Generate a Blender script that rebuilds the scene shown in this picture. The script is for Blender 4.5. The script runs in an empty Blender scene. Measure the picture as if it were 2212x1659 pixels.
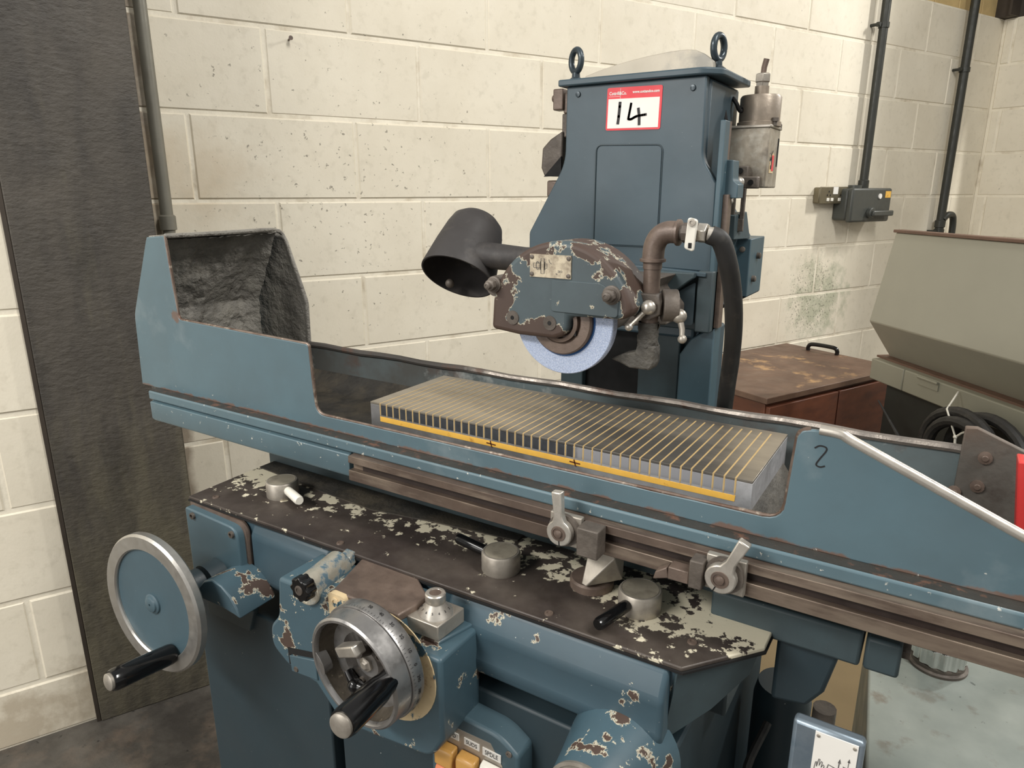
import bpy, bmesh, math, random
from mathutils import Vector, Matrix
random.seed(7)
S = bpy.context.scene
COL = S.collection
V = Vector
# ------------------------------------------------------------------ camera, world, lamps, exposure
FLOOR = 0.204
CAM = V((0.581, -0.597, 1.51))
YAW, PITCH, FPX = math.radians(32.212), math.radians(15.504), 1505.0
cd = bpy.data.cameras.new('camera'); cam = bpy.data.objects.new('camera', cd); COL.objects.link(cam)
cam.location = CAM; cam.rotation_euler = (math.pi/2 - PITCH, 0, YAW)
cd.sensor_fit = 'HORIZONTAL'; cd.sensor_width = 36.0; cd.lens = 36.0*FPX/2212; cd.clip_start = 0.02; cd.clip_end = 60
S.camera = cam
S.view_settings.view_transform = 'Standard'; S.view_settings.look = 'None'
S.view_settings.gamma = 1.0; S.view_settings.use_curve_mapping = False
S.view_settings.exposure = 0.0
w = bpy.data.worlds.new('World'); S.world = w; w.use_nodes = True
w.node_tree.nodes['Background'].inputs[0].default_value = (1.0, 0.98, 0.935, 1)
w.node_tree.nodes['Background'].inputs[1].default_value = 0.43

# wall frame: s along the wall, t out of the wall into the room, z up
WD = V((0.43818, 0.89889, 0)); WN = V((-0.89889, 0.43818, 0))
def W(s, t, z): return V((CAM.x, CAM.y, 0)) + WD*s + WN*(2.085 - t) + V((0, 0, z))
WM = Matrix.Translation(W(0, 0, 0)) @ Matrix.Rotation(math.atan2(WD.y, WD.x), 4, 'Z')   # local x = s, y = -t

def area(name, loc, target, sx, sy, power, col=(1, 0.975, 0.93)):
    l = bpy.data.lights.new(name, 'AREA'); l.shape = 'RECTANGLE'; l.size = sx; l.size_y = sy
    l.energy = power; l.color = col
    o = bpy.data.objects.new(name, l); COL.objects.link(o); o.location = loc
    o.rotation_euler = (V(target) - V(loc)).to_track_quat('-Z', 'Y').to_euler()
    return o
area('ceiling_lamp', W(5.0, 1.9, 3.7), W(3.0, 0.3, 1.4), 0.15, 0.6, 96)
area('ceiling_lamp', (-0.9, -2.3, 3.1), (0.1, 0.0, 1.2), 1.6, 0.35, 68)
area('front_fill', (-1.2, -4.2, 1.75), (0.1, 0.2, 1.1), 2.0, 2.2, 50, (1, 0.97, 0.93))  # added fill light from behind the camera, no doorway known there
area('ceiling_lamp', W(1.0, 3.4, 4.0), W(0.7, 0.5, 1.2), 0.4, 1.6, 85)

# ------------------------------------------------------------------ material builder
def lin(c):
    return tuple(((v/255)/12.92 if v/255 <= .04045 else ((v/255+.055)/1.055)**2.4) for v in c) + (1,)
class NM:
    def __init__(s, name):
        s.m = bpy.data.materials.new(name); s.m.use_nodes = True
        s.t = s.m.node_tree; s.n = s.t.nodes; s.b = s.n['Principled BSDF']
        s.geo = s.n.new('ShaderNodeNewGeometry')
    def L(s, a, b): s.t.links.new(a, b)
    def scaled(s, sc):
        k = s.n.new('ShaderNodeVectorMath'); k.operation = 'MULTIPLY'; s.L(s.geo.outputs['Position'], k.inputs[0]); k.inputs[1].default_value = sc; return k.outputs[0]
    def noise(s, scale, detail=4, rough=.55, dist=0, aniso=None, off=0):
        k = s.n.new('ShaderNodeTexNoise'); k.inputs['Scale'].default_value = scale; k.inputs['Detail'].default_value = detail
        k.inputs['Roughness'].default_value = rough; k.inputs['Distortion'].default_value = dist
        src = s.scaled(aniso) if aniso else s.geo.outputs['Position']
        if off:
            a = s.n.new('ShaderNodeVectorMath'); a.operation = 'ADD'; s.L(src, a.inputs[0]); a.inputs[1].default_value = (off, off*.7, off*1.3); src = a.outputs[0]
        s.L(src, k.inputs['Vector'])
        return k.outputs[0]
    def vor(s, scale):
        k = s.n.new('ShaderNodeTexVoronoi'); k.inputs['Scale'].default_value = scale; s.L(s.geo.outputs['Position'], k.inputs['Vector']); return k.outputs['Distance']
    def rng(s, a, f0, f1, t0=0., t1=1.):
        k = s.n.new('ShaderNodeMapRange'); k.inputs[1].default_value = f0; k.inputs[2].default_value = f1
        k.inputs[3].default_value = t0; k.inputs[4].default_value = t1; s.L(a, k.inputs[0]); return k.outputs[0]
    def math(s, op, a, b):
        k = s.n.new('ShaderNodeMath'); k.operation = op
        for i, v in enumerate((a, b)):
            if isinstance(v, (int, float)): k.inputs[i].default_value = v
            else: s.L(v, k.inputs[i])
        return k.outputs[0]
    def axis(s, ax):
        k = s.n.new('ShaderNodeSeparateXYZ'); s.L(s.geo.outputs['Position'], k.inputs[0]); return k.outputs['xyz'.index(ax)]
    def dist(s, c, sc=(1, 1, 1)):
        a = s.n.new('ShaderNodeVectorMath'); a.operation = 'SUBTRACT'; s.L(s.geo.outputs['Position'], a.inputs[0]); a.inputs[1].default_value = c
        b = s.n.new('ShaderNodeVectorMath'); b.operation = 'MULTIPLY'; s.L(a.outputs[0], b.inputs[0]); b.inputs[1].default_value = sc
        l = s.n.new('ShaderNodeVectorMath'); l.operation = 'LENGTH'; s.L(b.outputs[0], l.inputs[0]); return l.outputs['Value']
    def biased(s, n, bias):
        for b in bias or []:
            if b[0] == 'dist': v = s.rng(s.dist(b[1], b[6] if len(b) > 6 else (1, 1, 1)), *b[2:6])
            elif b[0] == 'normal':
                k = s.n.new('ShaderNodeSeparateXYZ'); s.L(s.geo.outputs['Normal'], k.inputs[0]); v = s.rng(k.outputs['xyz'.index(b[1])], *b[2:6])
            else: v = s.rng(s.axis(b[0]), *b[1:5])
            n = s.math('ADD', n, v)
        return n
    def mix(s, f, a, b):
        k = s.n.new('ShaderNodeMix'); k.data_type = 'RGBA'
        if isinstance(f, (int, float)): k.inputs['Factor'].default_value = f
        else: s.L(f, k.inputs['Factor'])
        for v, sock in ((a, k.inputs[6]), (b, k.inputs[7])):
            if isinstance(v, tuple): sock.default_value = v
            else: s.L(v, sock)
        return k.outputs[2]
    def mixf(s, f, a, b):
        k = s.n.new('ShaderNodeMix'); k.data_type = 'FLOAT'; s.L(f, k.inputs[0])
        for v, sock in ((a, k.inputs[2]), (b, k.inputs[3])):
            if isinstance(v, (int, float)): sock.default_value = v
            else: s.L(v, sock)
        return k.outputs[0]
MATS = {}
def pmat(name, base, rough=.5, metal=0., var=.12, vs=14, layers=(), bump=(), rvar=.1, spec=.5, coat=0, rand=0):
    """layers: (colour, noise_scale, threshold, softness, strength, roughness or None, metal or None, bias, aniso)"""
    m = NM(name); b = m.b
    base = lin(base)
    dark = tuple(c*(1-var) for c in base[:3]) + (1,); lite = tuple(min(1, c*(1+var)) for c in base[:3]) + (1,)
    n = m.noise(vs, 5, .6)
    col = m.mix(m.rng(n, .3, .7), dark, lite)
    if rand:
        oi = m.n.new('ShaderNodeObjectInfo')
        col = m.mix(m.rng(oi.outputs['Random'], 0, 1, 0, 1), m.mix(rand, col, (0, 0, 0, 1)), m.mix(rand*.5, col, (1, 1, 1, 1)))
    r = m.rng(m.noise(vs*2.3, 3), .3, .7, max(.02, rough-rvar), min(1, rough+rvar))
    me = metal; masks = []
    for i, la in enumerate(layers):
        c, sc, th, so, st, lr, lm, bias, an = (tuple(la) + (None,)*9)[:9]
        nn = m.biased(m.noise(sc, 6, .62, 0, an, 3.1*i + 1), bias)
        mk = m.rng(nn, th-so, th+so, 0, st)
        col = m.mix(mk, col, lin(c))
        if lr is not None: r = m.mixf(mk, r, lr)
        if lm is not None:
            me = m.mixf(mk, me, lm)
        masks.append(mk)
    m.L(col, b.inputs['Base Color']); m.L(r, b.inputs['Roughness'])
    if isinstance(me, (int, float)): b.inputs['Metallic'].default_value = me
    else: m.L(me, b.inputs['Metallic'])
    b.inputs['Specular IOR Level'].default_value = spec
    if coat: b.inputs['Coat Weight'].default_value = coat; b.inputs['Coat Roughness'].default_value = .15
    prev = None
    for bp in bump:
        sc, st, d = bp[:3]; an = bp[3] if len(bp) > 3 else None
        k = m.n.new('ShaderNodeBump'); k.inputs['Strength'].default_value = st; k.inputs['Distance'].default_value = d
        m.L(m.noise(sc, 5, .6, 0, an, 9), k.inputs['Height'])
        if prev: m.L(prev, k.inputs['Normal'])
        prev = k.outputs[0]
    if prev: m.L(prev, b.inputs['Normal'])
    MATS[name] = m.m
    return m.m

CREAM = (214, 206, 182); RUST = (74, 58, 50); GRIME = (47, 44, 41); BLUE = (72, 95, 105)
def blue(name, base=BLUE, grime=.35, chips=0., bias=None, rough=.42, gth=.55, gbias=None, gscale=9):
    la = [((52, 58, 60), gscale, gth, .22, grime, .6, None, gbias)]
    if chips:
        la += [(CREAM, 26, chips, .008, 1, .6, None, bias), (RUST, 26, chips+.012, .008, 1, .6, None, bias)]
        # both layers read the same field so that the cream primer rims the bare patches
    la += [((205, 208, 200), 260, .73, .02, .8, .5, None)]
    return pmat(name, base, rough, 0, .05, 5, la, [(60, .05, .002), (9, .06, .006)], .06, .5)
# identical offset for chip layers: patch NM.noise offsets by scale so scale 26 layers coincide
_old = NM.noise
def _noise(s, scale, detail=4, rough=.55, dist=0, aniso=None, off=0):
    return _old(s, scale, detail, rough, dist, aniso, (scale*.37) % 7 if off else 0)
NM.noise = _noise

M_blue = blue('blue_paint')
M_bluetop = blue('blue_paint_cover_dim', (66, 83, 92), .3, rough=.4)  # machine blue darkened: the light's falloff is put into the colour
M_bluehood = pmat('blue_paint_table', (88, 111, 120), .4, 0, .05, 5,
    [((74, 84, 88), 9, .6, .2, .4), ((110, 82, 66), 30, .58, .05, .85, .6, None, [('z', 1.2258, 1.234, .16, -.25), ('z', 1.2245, 1.2258, -.4, 0)]), ((110, 86, 72), 26, .62, .05, .85, .6, None, [('dist', (-.334, -.03, 1.338), .002, .02, .3, -.3)]), ((206, 204, 194), 150, .70, .02, .9, .5, None, [('z', 1.226, 1.25, .03, -.02)]), ((150, 160, 162), 7, .66, .08, .4)],
    [(60, .05, .002), (9, .06, .006)], .06)
M_bluegrimy = blue('blue_paint_grimy', (70, 87, 92), .8, gth=.47, rough=.5)
M_bluedark = blue('blue_paint_cabinet_dim', (40, 56, 63), .4, rough=.5)  # dark blue, taken darker still to carry the light falling off
M_bluechip = blue('blue_paint_chipped', (70, 94, 105), .4, .60, rough=.36, bias=[('dist', (.385, -.125, 1.055), .01, .06, .11, 0), ('dist', (-.095, -.13, 1.05), .01, .05, .05, 0), ('dist', (.045, -.164, 1.09), .01, .05, .02, 0)])
M_bluechip2 = blue('blue_paint_apron_dim', (62, 84, 95), .35, .66, rough=.42, bias=[('z', 1.095, 1.118, 0, .03)])  # same machine paint, darkened in colour for the weaker light on the apron
M_guard = blue('wheel_guard_paint', (78, 92, 97), .6, .60, rough=.5,
               bias=[('dist', (.231, .05, 1.376), .052, .086, -.02, .17, (1, 0, 1)), ('z', 1.366, 1.386, .22, 0)])
M_panelgrime = pmat('trough_paint', (106, 118, 120), .55, .1, .12, 9, [((84, 80, 74), 7, .52, .14, .8, .7, None, [('x', -.25, .1, .12, -.02)]), ((186, 190, 186), 22, .60, .06, .6, .4, None, [('dist', (.0, .187, 1.235), .03, .14, .08, -.1)]), ((96, 72, 60), 14, .64, .06, .6)], [(60, .15, .002)])
M_grime = pmat('sludge_coating', (138, 134, 126), .6, 0, .25, 18, [((160, 155, 144), 30, .58, .1, .5), ((78, 75, 70), 9, .56, .12, .6)], [(34, .9, .012), (110, .7, .004)])
M_swarf = pmat('damp_grinding_swarf', (84, 81, 75), .7, 0, .25, 18, [((112, 106, 96), 40, .58, .1, .5), ((48, 46, 43), 22, .56, .1, .7)], [(60, .8, .006)])
M_trough = pmat('trough_dirt', (52, 49, 44), .7, 0, .3, 22, [((84, 76, 62), 16, .56, .08, .6), ((28, 27, 26), 40, .6, .08, .7)], [(70, .6, .004)])
M_rail = pmat('oily_rail_steel', (96, 82, 72), .42, .35, .2, 30, [((78, 64, 56), 24, .55, .12, .6, .5, .3), ((176, 160, 142), 60, .62, .1, .5, .3, .7, [('x', .25, .6, 0, .14)], (.15, 1, 1))], [(90, .12, .001)])
M_slot = pmat('rail_slot_dark', (48, 38, 34), .5, .2, .3, 40)  # dark brown strip running along the rail slot
M_ledge = pmat('greasy_ledge', (58, 56, 52), .55, .1, .25, 30, [((120, 84, 66), 70, .62, .06, .7)], [(120, .4, .002)])
M_steel = pmat('bright_steel', (204, 198, 188), .3, .7, .08, 30, [((128, 120, 110), 30, .6, .12, .5, .5)], [(200, .05, .0005)])
M_dullsteel = pmat('dull_steel', (176, 169, 158), .4, .6, .12, 30, [((112, 104, 96), 34, .58, .1, .5, .55)], [(150, .1, .0008)])
M_cast = pmat('grimy_casting', (104, 96, 88), .55, .2, .25, 30, [((70, 62, 56), 22, .53, .1, .7)], [(80, .35, .003)])
M_brown = pmat('bare_brown_iron', (112, 97, 87), .45, .25, .2, 30, [((78, 66, 60), 26, .57, .1, .6)], [(90, .25, .002)])
M_black = pmat('black_plastic', (14, 14, 15), .16, 0, .2, 20, spec=.5, rvar=.06)
M_blackmatt = pmat('black_shade_paint', (54, 51, 50), .62, 0, .12, 20, [((92, 86, 80), 40, .62, .1, .4)], [(160, .12, .001)])
M_hole = pmat('dark_void', (18, 17, 17), .8)
M_rubber = pmat('black_rubber', (40, 39, 38), .55, 0, .2, 20, [((84, 78, 70), 60, .62, .08, .35)])
M_white = pmat('white_plastic', (232, 228, 216), .35, 0, .03, 20)
M_chrome = pmat('chrome', (215, 215, 212), .14, 1., .05, 20, rvar=.05)
M_alu = pmat('turned_aluminium', (186, 183, 177), .36, .85, .06, 40, rvar=.06)
M_wheel = pmat('blue_grey_abrasive', (166, 180, 208), .9, 0, .1, 500, [((226, 232, 244), 760, .55, .1, .6), ((122, 136, 160), 700, .6, .06, .5)], [(800, .4, .0008)])
M_paper = pmat('blue_blotter_paper', (40, 84, 138), .7)
M_chucktop = pmat('ground_chuck_steel', (152, 144, 131), .34, .55, .06, 10, [((84, 81, 77), 9, .49, .16, .9, .4, None, [('x', .10, .34, -.10, .09), ('x', .40, .45, 0, -.16)], (.35, 1.5, 1))], [(300, .06, .0004, (.05, 1, 1))], .05)
M_chuckside = pmat('chuck_body_steel', (178, 178, 180), .42, .4, .1, 60, [((112, 110, 108), 20, .5, .15, .8, .5, None, [('x', .22, .32, .12, -.14)])], [(160, .2, .001)])
M_brass = pmat('brass_strip_metal', (196, 168, 118), .4, .25, .1, 40)
M_yellow = pmat('yellow_epoxy', (240, 188, 84), .5, 0, .08, 50, [((176, 122, 46), 70, .66, .05, .7)])
M_pole = pmat('pole_piece_face', (58, 60, 64), .4, .2, .15, 60, [((160, 160, 164), 5, .5, .05, 1, .4, .5, [('x', .25, .30, -.4, .4)])])
M_plate = pmat('worn_control_plate', (66, 58, 53), .5, .1, .25, 24,
    [((100, 92, 84), 14, .56, .14, .55), ((46, 38, 37), 7, .53, .12, .75),
     (CREAM, 70, .605, .018, 1, .55, 0., [('y', -.06, -.015, -.03, .13), ('y', -.098, -.104, 0, .05), ('dist', (.475, .0, 1.12), .02, .085, .19, -.02), ('dist', (.372, -.032, 1.12), .02, .052, .12, -.01), ('dist', (-.21, -.01, 1.12), .02, .09, .1, 0), ('x', -.02, .02, .0, -.02), ('dist', (.40, -.075, 1.12), .02, .05, .08, 0)])],
    [(60, .18, .002), (240, .12, .001)])
M_wall = pmat('cream_painted_block', (232, 224, 205), .62, 0, .03, 6,
    [((104, 84, 68), 9, .56, .16, .85, None, None, [('dist', tuple(W(.165, 0, 1.5)), .02, .075, .45, -.5, (1, 1, 0))]), ((196, 176, 146), 4, .58, .16, .7, None, None, [('dist', tuple(W(.28, 0, 1.55)), .06, .36, .2, -.5)]),
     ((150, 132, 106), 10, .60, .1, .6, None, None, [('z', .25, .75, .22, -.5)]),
     ((206, 195, 172), 3, .54, .2, .45), ((196, 188, 168), 34, .62, .08, .35),
     ((150, 158, 130), 14, .58, .12, .6, None, None, [('dist', tuple(W(3.05, 0, 1.0)), .1, .45, .16, -.4)]),
     ((112, 106, 94), 62, .675, .02, .75, None, None, [('dist', tuple(W(.75, 0, 1.5)), .15, .9, .03, -.045)]),
     ((104, 100, 88), 110, .68, .015, .7, None, None, [('dist', tuple(W(3.0, 0, 1.02)), .15, .5, .1, -.3)])],
    [(30, .10, .004), (150, .22, .0015)], rand=.02)
M_mortar = pmat('painted_mortar', (236, 228, 209), .7, 0, .05, 8, [((176, 160, 132), 10, .6, .1, .6)], [(60, .35, .004)])
M_pillar = pmat('blackened_pillar_steel', (72, 67, 60), .62, 0, .18, 5, [((104, 98, 80), 9, .52, .12, .75, None, None, [('z', .6, 1.35, .08, -.14)], (1, 1, .2)), ((44, 41, 38), 12, .56, .1, .6, None, None, None, (1, 1, .3)), ((190, 178, 150), 40, .78, .02, .8)], [(46, .45, .006, (1, 1, 2.2)), (11, .4, .01)])
M_conduit = pmat('grey_painted_conduit', (120, 117, 106), .5, .2, .1, 14)
M_conduitdk = pmat('dark_conduit', (52, 53, 48), .45, .2, .12, 14)
M_floor = pmat('oily_concrete', (88, 84, 78), .5, 0, .3, 7, [((52, 49, 46), 6, .5, .12, .8, .35), ((120, 104, 90), 9, .6, .1, .5), ((30, 29, 28), 50, .68, .03, .8)], [(40, .35, .006)])
M_clad = pmat('cream_cladding', (206, 180, 128), .6)
M_darksteel = pmat('dark_roof_steel', (66, 58, 50), .6, .2)
M_wood = pmat('brown_cabinet_board', (104, 62, 44), .45, 0, .15, 6, [((70, 44, 36), 8, .54, .12, .7, None, None, None, (1, 1, 3))], [(40, .1, .002)])
M_woodtop = pmat('brown_worn_top', (112, 88, 72), .5, 0, .15, 7, [((84, 62, 50), 6, .52, .14, .8), ((196, 156, 108), 9, .63, .05, .7, None, None, [('dist', tuple(W(2.45, .3, .81)), .1, .5, .06, -.1)])])
M_grey = pmat('grey_machine_enamel', (160, 157, 142), .42, 0, .04, 4, [((60, 58, 54), 200, .76, .02, .8)])
M_greysill = pmat('grey_sill_enamel', (156, 154, 138), .45, 0, .06, 5)
M_darkpanel = pmat('dark_grey_panel', (54, 56, 52), .5, 0, .1, 4)
M_trimbrown = pmat('brown_edge_trim', (110, 84, 70), .5)
M_socket = pmat('grey_socket_metal', (120, 112, 92), .4, .5, .08, 30)
M_iso = pmat('dark_grey_switchgear', (70, 72, 68), .45, .1, .06, 20)
M_red = pmat('red_print', (226, 56, 66), .45, 0, .04, 20)
M_redbar = pmat('red_plastic', (214, 62, 60), .4)
M_paperw = pmat('white_print', (238, 235, 228), .5, 0, .02, 20)
M_ink = pmat('black_ink', (22, 20, 22), .6)
M_brownink = pmat('brown_marker', (84, 40, 20), .6)
M_greyink = pmat('grey_ink', (96, 94, 92), .6)
M_plateal = pmat('scuffed_data_plate', (196, 184, 160), .42, .3, .1, 90, [((126, 112, 96), 110, .53, .12, .8)])
M_amber = pmat('amber_button', (188, 142, 76), .35, 0, .06, 40)
M_orange = pmat('orange_button', (218, 128, 84), .35, 0, .06, 40)
M_green = pmat('green_button', (34, 92, 76), .35)
M_tank = pmat('grey_green_tank_paint', (150, 156, 149), .38, .1, .06, 7, [((112, 96, 80), 24, .64, .06, .6), ((28, 28, 30), 70, .69, .02, .9), ((108, 118, 114), 5, .5, .15, .6)], [(60, .06, .002)])
M_steelblue = pmat('worn_steel_box', (148, 160, 170), .3, .7, .12, 20, [((72, 90, 104), 12, .52, .12, .7, .4, .3)], [(60, .1, .001)])
M_cardboard = pmat('cream_board', (240, 212, 166), .6, 0, .05, 10)
M_motor = pmat('speckled_motor_casting', (160, 151, 136), .45, .4, .15, 60, [((178, 172, 160), 90, .55, .08, .7), ((74, 66, 60), 20, .6, .08, .7)], [(160, .2, .001)])
M_motorcap = pmat('bronze_grey_cap', (150, 138, 124), .42, .4, .1, 60, (), [(300, .2, .0008)])
M_dome = pmat('grey_filler_dome', (170, 162, 146), .35, .2, .08, 10, [((112, 112, 108), 14, .56, .08, .7)])
M_eye = pmat('dark_blue_eyebolt', (58, 68, 74), .3, .3, .1, 30)
M_copper = pmat('bare_primer', (212, 190, 150), .6, 0, .1, 40, [((150, 110, 84), 60, .62, .06, .7), ((70, 94, 105), 34, .585, .015, 1, .4)])
M_chipchrome = pmat('bared_bright_metal', (200, 194, 178), .32, .6, .1, 40, [((86, 108, 120), 26, .56, .03, 1, .4, 0.), (CREAM, 34, .6, .03, 1, .6, 0.)], [(60, .3, .002)])
M_cap = pmat('worn_grey_cap', (150, 143, 128), .42, .2, .12, 50, [((104, 96, 86), 60, .6, .1, .6)])
M_dial = pmat('satin_dial_ring', (168, 166, 164), .34, .85, .05, 60)
M_wheelin = pmat('cast_wheel_inside', (104, 96, 84), .45, .5, .2, 60, [((50, 44, 38), 16, .52, .14, .8), ((178, 166, 144), 140, .66, .04, .5)], [(200, .3, .001)])

# ------------------------------------------------------------------ geometry builder
MW = {}
class MB:
    def __init__(s): s.v = []; s.f = []
    def add(s, vs, fs):
        o = len(s.v); s.v += [V(p) for p in vs]; s.f += [[i+o for i in f] for f in fs]; return s
    def box(s, x0, x1, y0, y1, z0, z1, M=None):
        vs = [V((x, y, z)) for z in (z0, z1) for y in (y0, y1) for x in (x0, x1)]
        if M: vs = [M @ p for p in vs]
        return s.add(vs, [(0, 2, 3, 1), (4, 5, 7, 6), (0, 1, 5, 4), (2, 6, 7, 3), (0, 4, 6, 2), (1, 3, 7, 5)])
    def prism(s, poly, ax, a0, a1, M=None, poly2=None):
        n = len(poly); q = poly2 or poly
        def P(u, v, a): return {'x': V((a, u, v)), 'y': V((u, a, v)), 'z': V((u, v, a))}[ax]
        vs = [P(u, v, a0) for u, v in poly] + [P(u, v, a1) for u, v in q]
        if M: vs = [M @ p for p in vs]
        fs = [list(range(n))[::-1], list(range(n, 2*n))] + [[i, (i+1) % n, n+(i+1) % n, n+i] for i in range(n)]
        return s.add(vs, fs)
    def lathe(s, p, axis, prof, n=24, cap=True):
        p = V(p); a = V(axis).normalized(); u = a.orthogonal().normalized(); w_ = a.cross(u)
        vs = []; fs = []
        for r, h in prof:
            for i in range(n):
                t = 2*math.pi*i/n; vs.append(p + a*h + (u*math.cos(t) + w_*math.sin(t))*max(r, 1e-5))
        m = len(prof)
        for j in range(m-1):
            for i in range(n):
                fs.append((j*n+i, j*n+(i+1) % n, (j+1)*n+(i+1) % n, (j+1)*n+i))
        if cap: fs += [list(range(n))[::-1], [(m-1)*n+i for i in range(n)]]
        return s.add(vs, fs)
    def cyl(s, p0, p1, r0, r1=None, n=20):
        p0, p1 = V(p0), V(p1); d = p1-p0
        return s.lathe(p0, d, [(r0, 0), (r0 if r1 is None else r1, d.length)], n)
    def sph(s, c, r, n=14):
        return s.lathe(c, (0, 0, 1), [(r*math.cos(math.pi*(k/8-.5)), r*math.sin(math.pi*(k/8-.5))) for k in range(9)], n, False)
    def tube(s, pts, r, n=10, closed=False, cap=True):
        pts = [V(p) for p in pts]; m = len(pts); vs = []; fs = []; up = None
        for i, p in enumerate(pts):
            if closed: d = pts[(i+1) % m] - pts[i-1]
            else: d = pts[min(i+1, m-1)] - pts[max(i-1, 0)]
            d.normalize()
            up = d.orthogonal() if up is None else (up - d*up.dot(d))
            up.normalize(); w_ = d.cross(up)
            rr = r[i] if isinstance(r, (list, tuple)) else r
            for k in range(n):
                t = 2*math.pi*k/n; vs.append(p + (up*math.cos(t) + w_*math.sin(t))*rr)
        for i in range(m if closed else m-1):
            j = (i+1) % m
            for k in range(n): fs.append((i*n+k, i*n+(k+1) % n, j*n+(k+1) % n, j*n+k))
        if cap and not closed: fs += [list(range(n))[::-1], [(m-1)*n+k for k in range(n)]]
        return s.add(vs, fs)
    def rects(s, rs, y, d=.0004):
        for x0, x1, z0, z1 in rs: s.box(x0, x1, y-d, y, z0, z1)
        return s
def spline(pts, k=8):
    pts = [V(p) for p in pts]; out = []
    P = [pts[0]*2-pts[1]] + pts + [pts[-1]*2-pts[-2]]
    for i in range(1, len(P)-2):
        a, b, c, d = P[i-1:i+3]
        for j in range(k):
            t = j/k; out.append(.5*((2*b) + (c-a)*t + (2*a-5*b+4*c-d)*t*t + (3*b-a-3*c+d)*t**3))
    return out + [pts[-1]]
def fillet(poly, rad, k=5):
    out = []; n = len(poly)
    for i, p in enumerate(poly):
        r = rad.get(i, 0) if isinstance(rad, dict) else rad
        if not r: out.append(p); continue
        p = V(p).to_3d(); a = (V(poly[i-1]).to_3d()-p); b = (V(poly[(i+1) % n]).to_3d()-p)
        r = min(r, a.length*.48, b.length*.48); a = p+a.normalized()*r; b = p+b.normalized()*r
        for j in range(k+1):
            t = j/k; q = a*(1-t)**2 + p*2*t*(1-t) + b*t*t; out.append((q.x, q.y))
    return out
def link(name, me_or_none, parent=None, M=None):
    o = bpy.data.objects.new(name, me_or_none); COL.objects.link(o)
    M = M or Matrix.Identity(4)
    if parent: o.parent = parent; o.matrix_basis = MW[parent].inverted() @ M
    else: o.matrix_basis = M
    MW[o] = M
    return o
def obj(name, mb, mat, parent=None, bev=0, seg=2, ang=35, base=False, label=None, kind=None, sub=0):
    bm = bmesh.new(); vs = [bm.verts.new(p) for p in mb.v]
    for f in mb.f:
        try: bm.faces.new([vs[i] for i in f])
        except ValueError: pass
    bmesh.ops.recalc_face_normals(bm, faces=bm.faces)
    lo = V([min(v.co[i] for v in bm.verts) for i in range(3)]); hi = V([max(v.co[i] for v in bm.verts) for i in range(3)])
    c = (lo+hi)/2
    if parent is None or base: c.z = lo.z
    R = MW[parent].to_3x3().to_4x4() if parent else Matrix.Identity(4)
    M = Matrix.Translation(c) @ R; Mi = M.inverted()
    for v in bm.verts: v.co = Mi @ v.co
    me = bpy.data.meshes.new(name); bm.to_mesh(me); bm.free()
    me.polygons.foreach_set('use_smooth', [True]*len(me.polygons)); me.set_sharp_from_angle(angle=math.radians(ang))
    me.materials.append(mat)
    o = link(name, me, parent, M)
    if bev:
        b = o.modifiers.new('bevel', 'BEVEL'); b.width = bev; b.segments = seg; b.limit_method = 'ANGLE'; b.angle_limit = math.radians(ang); b.harden_normals = False
    if sub:
        b = o.modifiers.new('sub', 'SUBSURF'); b.levels = sub; b.render_levels = sub
    if label: o['label'] = label
    if kind: o['kind'] = kind
    return o
def tag(o, label, cat, group=None):
    o['label'] = label; o['category'] = cat
    if group: o['group'] = group
    return o
def thing(name, loc, label, cat, group=None, M=None):
    o = link(name, None, None, M or Matrix.Translation(loc)); o.empty_display_size = .05
    return tag(o, label, cat, group)
def dup(o, parent, dM, name=None):
    c = o.copy(); COL.objects.link(c); M = dM @ MW[o]; c.parent = parent
    c.matrix_basis = (MW[parent].inverted() if parent else Matrix.Identity(4)) @ M; MW[c] = M
    return c
def text(name, body, size, M, mat, parent, depth=.0002, align='CENTER', sx=1, bold=0):
    cu = bpy.data.curves.new(name, 'FONT'); cu.body = body; cu.size = size; cu.align_x = align; cu.align_y = 'CENTER'; cu.extrude = depth; cu.offset = bold; cu.resolution_u = 3
    t = bpy.data.objects.new('tmp', cu); COL.objects.link(t)
    dg = bpy.context.evaluated_depsgraph_get(); me = bpy.data.meshes.new_from_object(t.evaluated_get(dg))
    bpy.data.objects.remove(t); bpy.data.curves.remove(cu)
    if sx != 1:
        for v in me.vertices: v.co.x *= sx
    me.materials.clear(); me.materials.append(mat)
    return link(name, me, parent, M)
FRONT = Matrix.Rotation(math.pi/2, 4, 'X')                     # text plane facing -Y
def stroke(mb, pts, wd, y, M=None, d=.0004):
    """flat pen stroke in the XZ plane at y, facing -Y"""
    pts = [V((p[0], p[1], 0)) for p in pts]; L = []; R = []
    for i, p in enumerate(pts):
        t = (pts[min(i+1, len(pts)-1)] - pts[max(i-1, 0)]).normalized(); nrm = V((-t.y, t.x, 0))*wd/2
        L.append(p+nrm); R.append(p-nrm)
    for i in range(len(pts)-1):
        q = [L[i], R[i], R[i+1], L[i+1]]
        mb.prism([(a.x, a.y) for a in q], 'y', y, y-d, M)
    for p in (pts[1:-1] if wd > .002 else []): mb.prism([(p.x+wd*.5*math.cos(k*math.pi/5), p.y+wd*.5*math.sin(k*math.pi/5)) for k in range(10)], 'y', y, y-d, M)
    return mb
def circ(cx, cz, r, a0, a1, n=16): return [(cx+r*math.cos(a0+(a1-a0)*i/n), cz+r*math.sin(a0+(a1-a0)*i/n)) for i in range(n+1)]

def frame(o, x, y, z): return Matrix(((x[0], y[0], z[0], o[0]), (x[1], y[1], z[1], o[1]), (x[2], y[2], z[2], o[2]), (0, 0, 0, 1)))
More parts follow.
